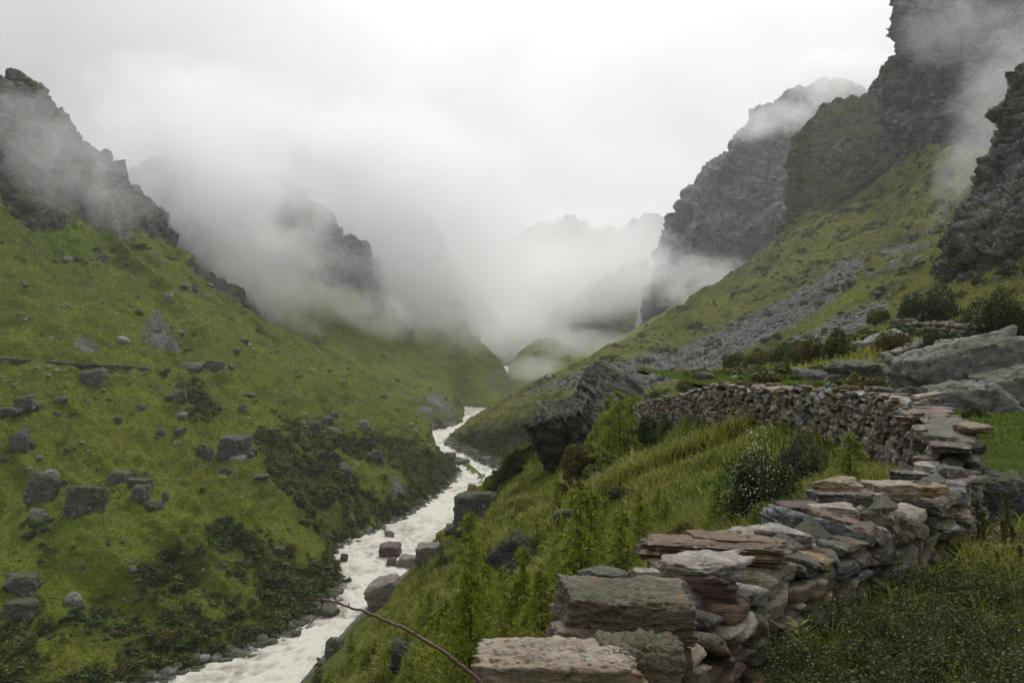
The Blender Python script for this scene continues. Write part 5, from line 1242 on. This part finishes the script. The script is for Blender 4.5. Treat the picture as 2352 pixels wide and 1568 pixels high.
# bushes one can tell apart on the slope across the river, and the thickets that read as one mass
shp = []
for k in range(4):
    V, F, tn = bush_mesh(300 + k, 240, 1.0, 0.95, 0.85, 0.30, 9)
    for mt in ('shrub_dark', 'shrub_green', 'shrub_olive'):
        o = mk('bush', V, F, M[mt], attrs=dict(tint=tn), smooth=False); shp.append((mt, o.data, V, F, tn)); bpy.data.objects.remove(o)
def hill_bushes(key, n, mask, smin, smax, label, group, seed, pm_=(0.6, 0.25, 0.15)):
    r = np.random.default_rng(seed); G, N, A = LAND[key]; P, i, j = sample(G, n, mask, r); x, y = proj(P)
    for p, a, c in zip(P, x, y):
        if not (-20 < a < 2372 and -20 < c < 1590): continue
        q, nn, on = hit(a, c)
        if q is None or abs(q[1] - p[1]) > 0.04 * p[1] + 2: continue
        s = smin + (smax - smin) * r.random() ** 1.6; mt = ('shrub_dark', 'shrub_green', 'shrub_olive')[r.choice(3, p=pm_)]
        o = bpy.data.objects.new('bush', [d for d in shp if d[0] == mt][r.integers(4)][1]); C.objects.link(o); o.location = p - [0, 0, 0.15 * s]; o.scale = (s * r.uniform(.9, 1.6), s, s * r.uniform(.6, 1.0)); o.rotation_euler = (0, 0, r.uniform(0, 6))
        tag(o, label, 'bush', group)
def thicket(name, key, n, mask, smin, smax, seed, mats=('shrub_dark', 'shrub_green', 'shrub_olive'), pm_=(0.55, 0.3, 0.15)):
    r = np.random.default_rng(seed); G, N, A = LAND[key]; P, i, j = sample(G, n, mask, r); Vs, Fs, T, fm, k0 = [], [], [], [], 0
    for p in P:
        _, _, V, F, tn = shp[3 * r.integers(4)]; s = smin + (smax - smin) * r.random() ** 1.5; a = r.uniform(0, 6.3)
        Vs.append(V * [s * r.uniform(.8, 1.4), s, s * r.uniform(.6, 1.0)] @ rotm(0, 0, a).T + p - [0, 0, 0.15 * s]); Fs.append(F + k0); k0 += len(V); T.append(tn); fm.append(np.full(len(F), r.choice(3, p=pm_)))
    o = mk(name, np.vstack(Vs), np.vstack(Fs), [M[m_] for m_ in mats], smooth=False, attrs=dict(tint=np.concatenate(T)), fm=np.concatenate(fm)); o['kind'] = 'stuff'; return o
thicket('undergrowth', 'left', 3600, Al['thick'] ** 1.5 * (Al['v'] > 1.15), 0.5, 1.8, 21, pm_=(0.42, 0.40, 0.18))
thicket('undergrowth', 'left', 700, (Al['v'] > 1.08) * (Al['v'] < 1.5) * np.ones(Gl.shape[:2]), 0.6, 2.0, 22, pm_=(0.4, 0.45, 0.15))
hill_bushes('left', 150, (0.15 + Al['thick']) * ml, 0.6, 2.2, 'dark green bush growing on the slope across the river', 'bushes on the slope across the river', 23)
hill_bushes('left', 110, (Al['v'] > 5.6) * (Al['v'] < 7.2) * np.ones(Gl.shape[:2]), 1.4, 4.0, 'dark bush clinging to the cliff above the grass slope', 'bushes on the cliff across the river', 24, (0.7, 0.2, 0.1))
hill_bushes('second', 90, np.clip(0.3 + fbm(LAND['second'][0] / 25, 2, 3), 0, 1), 0.6, 2.0, 'dark bush on the second green hill below the cloud', 'bushes on the second green hill', 42)
thicket('shrubbery', 'right', 3200, np.clip(Ar['thick'], 0, 1) ** 1.5 * (Ar['v'] > 1.2), 0.7, 2.2, 25)
hill_bushes('right', 230, (Ar['v'] > 3) * (Ar['v'] < 8.6) * (Gr[..., 1] > 70) * (1.05 - np.clip(Ar['scree'], 0, 1)) * (0.3 + np.clip(fbm(Gr / 30, 2, 7), 0, 1)), 0.6, 2.0, 'low dark bush on the grass and scree slope above the pasture', 'bushes on the moraine slope', 26, (0.5, 0.2, 0.3))
thicket('undergrowth', 'meadow', 150, (LAND['meadow'][0][..., 1] > 26) * (LAND['meadow'][0][..., 0] < 26) * np.clip(fbm(LAND['meadow'][0] / 4, 2, 3) + 0.1, 0, 1), 0.25, 0.9, 27, pm_=(0.3, 0.4, 0.3))
small_stones('meadow', 40, (LAND['meadow'][0][..., 1] > 24) * (LAND['meadow'][0][..., 0] < 26), 0.12, 0.5, 'grey stone lying in the pasture beyond the stone wall', 'stones in the pasture', 28)
Gc, Nc, _x = LAND['crag']
# conifers along the crag skyline
for i in range(34):
    u_ = lr.uniform(0.10, 0.86); gi = int(u_ * (Gc.shape[0] - 1)); gj = int(lr.uniform(0.45, 0.97) * (Gc.shape[1] - 1)); p = Gc[gi, gj]; h = lr.uniform(4, 8)
    x, y = proj(p); larch(float(x), float(y), float(y - h * FPX / p[1]), i, 'dark conifer on the misty crag behind the grass ridge', 'conifers on the misty crag', Y=float(p[1]), nm='conifer', mat='larch_dark', wide=1.2)
thicket('undergrowth', 'right', 260, (Ar['v'] > 1.1) * (Ar['v'] < 2.3) * (Ar['u'] < 3.5) * (Gr[..., 2] > 0.8), 0.4, 1.3, 30, pm_=(0.3, 0.5, 0.2))
un = LAND['near'][0]; thicket('undergrowth', 'near', 420, np.clip(fbm(un / 4.5, 2, 33) + 0.05, 0, 1) * (un[..., 1] > 9) * (LAND['near'][1][..., 2] > 0.2) / np.maximum(un[..., 1], 9), 0.18, 0.75, 29, pm_=(0.3, 0.35, 0.35))
# ------------------------------------------------------------------ grass
gr = np.random.default_rng(9)
def grass(name, P, h, wd, lean, mat, seed):
    V, F, tn = blades(np.random.default_rng(seed), P, h, wd, lean); o = mk(name, V, F, M[mat], smooth=False, attrs=dict(tint=tn)); o['kind'] = 'stuff'; return o
Gn, Nn_, An = LAND['near']; xn, yn = proj(Gn); dn = np.maximum(Gn[..., 1], 3)
vis = (xn > 500) * (xn < 2250) * (yn < 1750) * (Gn[..., 1] > 4) * (An['v'] < 4.6)
patch = np.clip(0.5 + fbm(Gn / 5, 3, 61), 0.05, 1.5)
P, i, j = sample(Gn, 100000, vis * (dn < 16) * patch); grass('grass', P, 0.20, 0.012, 0.7, 'grass_green', 1)
P, i, j = sample(Gn, 70000, vis * (dn < 20) * np.clip(1.3 - patch, 0, 1)); grass('grass', P, 0.26, 0.012, 0.8, 'grass_yellow', 2)
P, i, j = sample(Gn, 90000, vis * (dn >= 14) * np.clip(1.4 - patch, .1, 1) / dn); grass('grass', P, 0.38, 0.05, 0.8, 'grass_yellow', 3)
P, i, j = sample(Gn, 80000, vis * (dn >= 14) * patch / dn); grass('grass', P, 0.34, 0.05, 0.7, 'grass_green', 4)
# tussocks that catch the light on the brow
tm = vis * (dn > 20) * (np.clip(fbm(Gn / 3.0, 2, 71) - 0.35, 0, 1))
P, i, j = sample(Gn, 900, tm / dn); Q = np.repeat(P, 60, 0) + gr.normal(0, 0.28, (54000, 3)) * [1, 1, 0.3]; grass('tussock_grass', Q, 0.65, 0.06, 0.9, 'grass_yellow', 5)
Gm, Nm, _y = LAND['meadow']; xm, ym = proj(Gm); dm = np.maximum(Gm[..., 1], 2)
vm = (xm > 1400) * (xm < 2420) * (Gm[..., 1] > 1.8) * (ym < 1700)
P, i, j = sample(Gm, 140000, vm * (dm < 12)); grass('grass', P, 0.10, 0.008, 0.8, 'grass_green', 6)
P, i, j = sample(Gm, 80000, vm * (dm >= 10) / dm); grass('grass', P, 0.10, 0.03, 0.7, 'grass_green', 7)
# slopes farther off: short tufts that break up the turf
P, i, j = sample(Gl, 60000, ml * np.clip(0.6 + fbm(Gl / 10, 2, 81), 0.05, 1.5)); P = P[(proj(P)[0] > -40)]; grass('grass', P, 0.42, 0.26, 0.9, 'grass_yellow', 8)
P, i, j = sample(Gl, 50000, ml * np.clip(0.6 - fbm(Gl / 10, 2, 81), 0.05, 1.5)); P = P[(proj(P)[0] > -40)]; grass('grass', P, 0.42, 0.26, 0.9, 'grass_green', 9)
mr = (Ar['v'] > 1.4) * (Ar['v'] < 8.4) * (1 - np.clip(Ar['scree'] * 1.6, 0, 1)) * np.ones(Gr.shape[:2])
P, i, j = sample(Gr, 90000, mr * (Gr[..., 1] > 40) / np.maximum(Gr[..., 1], 40)); grass('grass', P, 0.45, 0.22, 0.9, 'grass_yellow', 10)
# ------------------------------------------------------------------ foreground: shrub, weeds, flower stalks, twig
def small_shrub(name, x, y, rx, ry, rz, n, leaf, mat, label, seed, nst=70):
    r = np.random.default_rng(seed); e = empty(name, (x, y, meadow_z(x, y) - 0.02), label, 'shrub'); br = []; LPt = []
    for k in range(nst):
        a = r.uniform(0, 2 * PI); q = r.uniform(0.05, 1) ** 0.5; t = np.linspace(0, 1, 9)[:, None]
        tip = np.array([math.cos(a) * rx * q, math.sin(a) * ry * q, rz * math.sqrt(max(1.02 - q * q * 0.8, 0.05)) * r.uniform(.55, 1.1)]); b0 = np.array([tip[0] * 0.25 + r.normal(0, .08) * rx, tip[1] * 0.25 + r.normal(0, .08) * ry, 0])
        c = b0 + (tip - b0) * t + np.cumsum(r.normal(0, 0.012, (9, 3)), 0) + [0, 0, 1] * np.sin(t * PI) * 0.12 * rz; br.append(tube(c, np.linspace(0.004, 0.0012, 9), 4))
        for m in range(5):
            i0 = r.integers(3, 8); d = rdirs(r, 1)[0] * [1, 1, .6] + [0, 0, .25]; tw = c[i0] + np.linspace(0, 1, 5)[:, None] * d * 0.16 * r.uniform(.5, 1.3); br.append(tube(tw, np.linspace(0.002, 0.0008, 5), 3)); LPt.append(np.c_[tw, np.full(len(tw), r.normal(0, .16))])
        LPt.append(np.c_[c[3:], np.full(len(c) - 3, r.normal(0, .16))])
    pts = np.vstack(LPt); n = int(n * 0.7); kk = r.integers(0, len(pts), n); tw_ = pts[kk, 3]; P = pts[kk, :3] + r.normal(0, 0.016, (n, 3)); P[:, 2] = np.maximum(P[:, 2], 0.01)
    V, F = leaf_cloud(r, P, leaf, 0.35, 0.7); tint = np.clip(r.normal(0.42, 0.20, n) + tw_ + 0.3 * (r.random(n) < 0.025), 0, 1)
    bV, bF = merge(br); mk('stem', bV, bF, M['bark'], e); mk('foliage', V, F, M[mat], e, attrs=dict(tint=np.repeat(tint, 4)), smooth=False); return e
small_shrub('shrub', 1.55, 3.15, 0.75, 0.55, 0.55, 34000, 0.014, 'weed', 'dark small-leaved shrub in the bottom right corner against the wall', 1, 90)
small_shrub('shrub', 2.15, 4.05, 0.75, 0.5, 0.38, 24000, 0.014, 'weed', 'low small-leaved shrub under the granite slab at the wall foot', 2, 70)
small_shrub('shrub', 1.75, 2.6, 0.55, 0.5, 0.34, 16000, 0.013, 'weed', 'spreading dark shrub at the bottom edge right of the other shrub', 3, 60)
small_shrub('shrub', 1.0, 2.55, 0.4, 0.35, 0.45, 12000, 0.013, 'weed', 'dark shrub beneath the wall end at the bottom edge', 4, 40)
small_shrub('shrub', 2.9, 4.9, 0.6, 0.4, 0.30, 12000, 0.016, 'weed', 'leafy green herb clump before the wall corner', 5, 40)
def weeds(n, x0, x1, y0, y1, seed, mat, size, hmax):
    r = np.random.default_rng(seed); P = np.stack([r.uniform(x0, x1, n), r.uniform(y0, y1, n), np.zeros(n)], 1); xw = np.interp(P[:, 1], wl[:, 1], wl[:, 0]) + 0.3
    den = fbm(P / 0.45, 2, seed) + r.random(n) * 0.8; P = P[(P[:, 0] > xw) & (den > 0.25)]; P[:, 2] = meadow_z(P[:, 0], P[:, 1]) + hmax * r.random(len(P)) ** 1.5 * (0.6 + 0.6 * fbm(P / 0.7, 2, seed + 1)).clip(0.1, 1.4)
    V, F = leaf_cloud(r, P, size, 0.55, 0.6); o = mk('weeds', V, F, M[mat], smooth=False, attrs=dict(tint=np.repeat(np.clip(r.normal(.5, .22, len(P)), 0, 1), 4))); o['kind'] = 'stuff'
weeds(60000, 0.9, 3.0, 2.0, 5.5, 31, 'weed', 0.022, 0.16); weeds(26000, 2.2, 6, 2.6, 8.0, 32, 'weed', 0.024, 0.09); weeds(60000, 2.0, 6, 2.6, 8.0, 34, 'grass_green', 0.026, 0.10); weeds(30000, 2.8, 6.5, 5.0, 9.0, 33, 'weed', 0.03, 0.22)
weeds(2600, 1.2, 6.0, 2.2, 7.5, 35, 'weed', 0.055, 0.12); weeds(1500, 1.6, 6.0, 2.4, 7.5, 36, 'grass_green', 0.06, 0.10)
cl_ = np.stack([gr.uniform(1.4, 5.5, 130), gr.uniform(2.4, 8.5, 130), np.zeros(130)], 1); cl_ = cl_[cl_[:, 0] > np.interp(cl_[:, 1], wl[:, 1], wl[:, 0]) + 0.35]
P = np.repeat(cl_, 55, 0) + gr.normal(0, 0.07, (len(cl_) * 55, 3)) * [1, 1, 0]; P[:, 2] = meadow_z(P[:, 0], P[:, 1]); grass('tussock_grass', P, 0.24, 0.008, 0.9, 'grass_yellow', 12)
for i, (px, pyb, pyt, Y) in enumerate([(2308,1300,1128,6.3),(2302,1310,1192,6.0),(2328,1320,1206,6.1),(2262,1290,1172,6.3),(2180,1330,1228,6.0),(2200,1335,1252,5.9),(2245,1340,1200,6.2),(2290,1345,1262,5.9),(2345,1350,1250,5.8),(2318,1330,1150,6.6)]):
    r = np.random.default_rng(500 + i); x, y, z = W(px, pyb, Y); z0 = meadow_z(x, y); h = (pyb - pyt) / FPX * Y + (z - z0); t = np.linspace(0, 1, 14)
    e = empty('flower_stalk', (x, y, z0), 'brown upright seed spike of mullein beside the black spotted boulder', 'plant', 'mullein stalks by the wall corner')
    P = np.stack([0.02 * np.sin(t * 3 + i), 0.02 * np.cos(t * 2 + i), t * h], 1); V, F = tube(P, np.linspace(0.006, 0.003, 14), 5); mk('stem', V, F, M['stalk'], e, attrs=dict(tint=np.full(len(V), 0.3)))
    n = 420; q = r.uniform(0.35, 1, n); a = r.uniform(0, 6.3, n); rr = 0.014 * (1.15 - q * 0.5); pt = np.stack([np.interp(q, t, P[:, 0]) + rr * np.cos(a), np.interp(q, t, P[:, 1]) + rr * np.sin(a), q * h], 1); V, F = leaf_cloud(r, pt, 0.018, 0.2, 0.8)
    mk('seed_head', V, F, M['stalk'], e, attrs=dict(tint=np.repeat(np.clip(r.normal(.55, .22, n), 0, 1), 4)), smooth=False)
    n = 40; q = r.uniform(0.03, 0.4, n); a = r.uniform(0, 6.3, n); A = np.stack([np.cos(a), np.sin(a), 0.25 * np.ones(n)], 1) * 0.05; pt = np.stack([0 * q, 0 * q, q * h], 1) + A; B = np.cross(A, [0, 0, 1.0]) * 0.35; V, F = quads(pt, A, B); mk('leaf', V, F, M['stalk'], e, attrs=dict(tint=np.repeat(r.uniform(.2, .7, n), 4)), smooth=False)
r = np.random.default_rng(91)
for i, (x, y, h) in enumerate([(2.02, 3.0, 0.40), (1.35, 3.75, 0.34), (2.6, 3.9, 0.25)]):
    z0 = float(meadow_z(x, y)); e = empty('herb', (x, y, z0), ['light green herb with narrow leaves standing in the dark shrub at the bottom', 'light green herb growing against the wall foot', 'small light green herb in the grass at the lower right'][i], 'plant')
    t = np.linspace(0, 1, 8); P = np.stack([0.02 * np.sin(t * 3), 0 * t, t * h], 1); V, F = tube(P, np.linspace(0.004, 0.002, 8), 5); mk('stem', V, F, M['grass_green'], e, attrs=dict(tint=np.full(len(V), .6)))
    n = 26; q = r.uniform(.3, 1, n); a = r.uniform(0, 6.3, n); A = np.stack([np.cos(a), np.sin(a), r.uniform(.2, .9, n)], 1) * 0.035; c = np.stack([0.02 * np.sin(q * 3), 0 * q, q * h], 1) + A; B = np.cross(A, [0, 0, 1.0]); B *= 0.009 / (np.linalg.norm(B, axis=1)[:, None] + 1e-9)
    V, F = quads(c, A, B); mk('leaf', V, F, M['grass_green'], e, attrs=dict(tint=np.repeat(r.uniform(.6, 1, n), 4)), smooth=False)
for i in range(14):
    x, y = r.uniform(1.5, 3.2), r.uniform(2.9, 5.0); h = r.uniform(.3, .55); a = r.uniform(0, 6.3); t = np.linspace(0, 1, 10)
    P = np.stack([np.cos(a) * h * 0.6 * t ** 2, np.sin(a) * h * 0.6 * t ** 2, h * (t - 0.45 * t ** 3)], 1); V, F = tube(P, np.linspace(0.0022, 0.0009, 10), 3)
    o = mk('grass_stem', V, F, M['grass_yellow'], attrs=dict(tint=np.full(len(V), r.uniform(.3, .9)))); o.location = (x, y, float(meadow_z(x, y))); tag(o, 'thin arching grass stem rising from the shrubs beside the wall', 'grass stem', 'arching grass stems by the wall')
# the thorny twig reaching across the river view
tw = [(1135,1600,2.05),(1098,1562,2.06),(1040,1512,2.08),(975,1468,2.11),(905,1432,2.14),(830,1402,2.17),(762,1381,2.20),(722,1375,2.22),(690,1377,2.24)]
P = crom(np.array([W(*q) for q in tw]), 60); r = np.random.default_rng(3); P[1:-1] += r.normal(0, 0.0012, (58, 3))
gz = np.array([W(1135,1600,2.05)]); root = np.linspace([0.10, 1.9, CAMZ - 2.4], gz[0] - [0.003, 0.004, 0.02], 14)
P = np.vstack([root, P]); R_ = np.linspace(0.0065, 0.0020, len(P)) * (1 + 0.22 * (np.arange(len(P)) % 7 == 0))
parts = [tube(P, R_, 7)]
sd = crom(np.array([W(742,1380,2.21), W(737,1396,2.21), W(724,1415,2.20), W(712,1434,2.19)]), 14); parts.append(tube(sd, np.linspace(0.0026, 0.0010, 14), 5))
for k in range(14, len(P) - 2, 5):
    d = rdirs(r, 1)[0] * [1, .6, 1]; parts.append(tube(np.stack([P[k], P[k] + d * 0.006, P[k] + d * 0.013]), [0.0026, 0.0018, 0.0003], 4))
V, F = merge(parts); b = NB('twig_bark'); nn = b.noise(b.pos(), 160, 3, 0.7); M['twig'] = b.done(b.mix(nn, (0.022, 0.010, 0.008), (0.105, 0.045, 0.032)), 0.5, b.bump(nn, 0.001, 0.8), 0.4)
o = mk('twig', V - P[0], F, M['twig']); o.location = P[0]; tag(o, 'thin bare reddish-brown thorny twig arching in front of the river', 'twig')
# a few flowers in the meadow
r = np.random.default_rng(8); P = np.stack([r.uniform(2.2, 4.2, 26), r.uniform(3.6, 6.2, 26), np.zeros(26)], 1); P[:, 2] = meadow_z(P[:, 0], P[:, 1]) + 0.12
V, F = leaf_cloud(r, np.repeat(P, 4, 0), 0.012, 0.6, 0.9); o = mk('small_flowers', V, F, M['yellow'], smooth=False); o['kind'] = 'stuff'
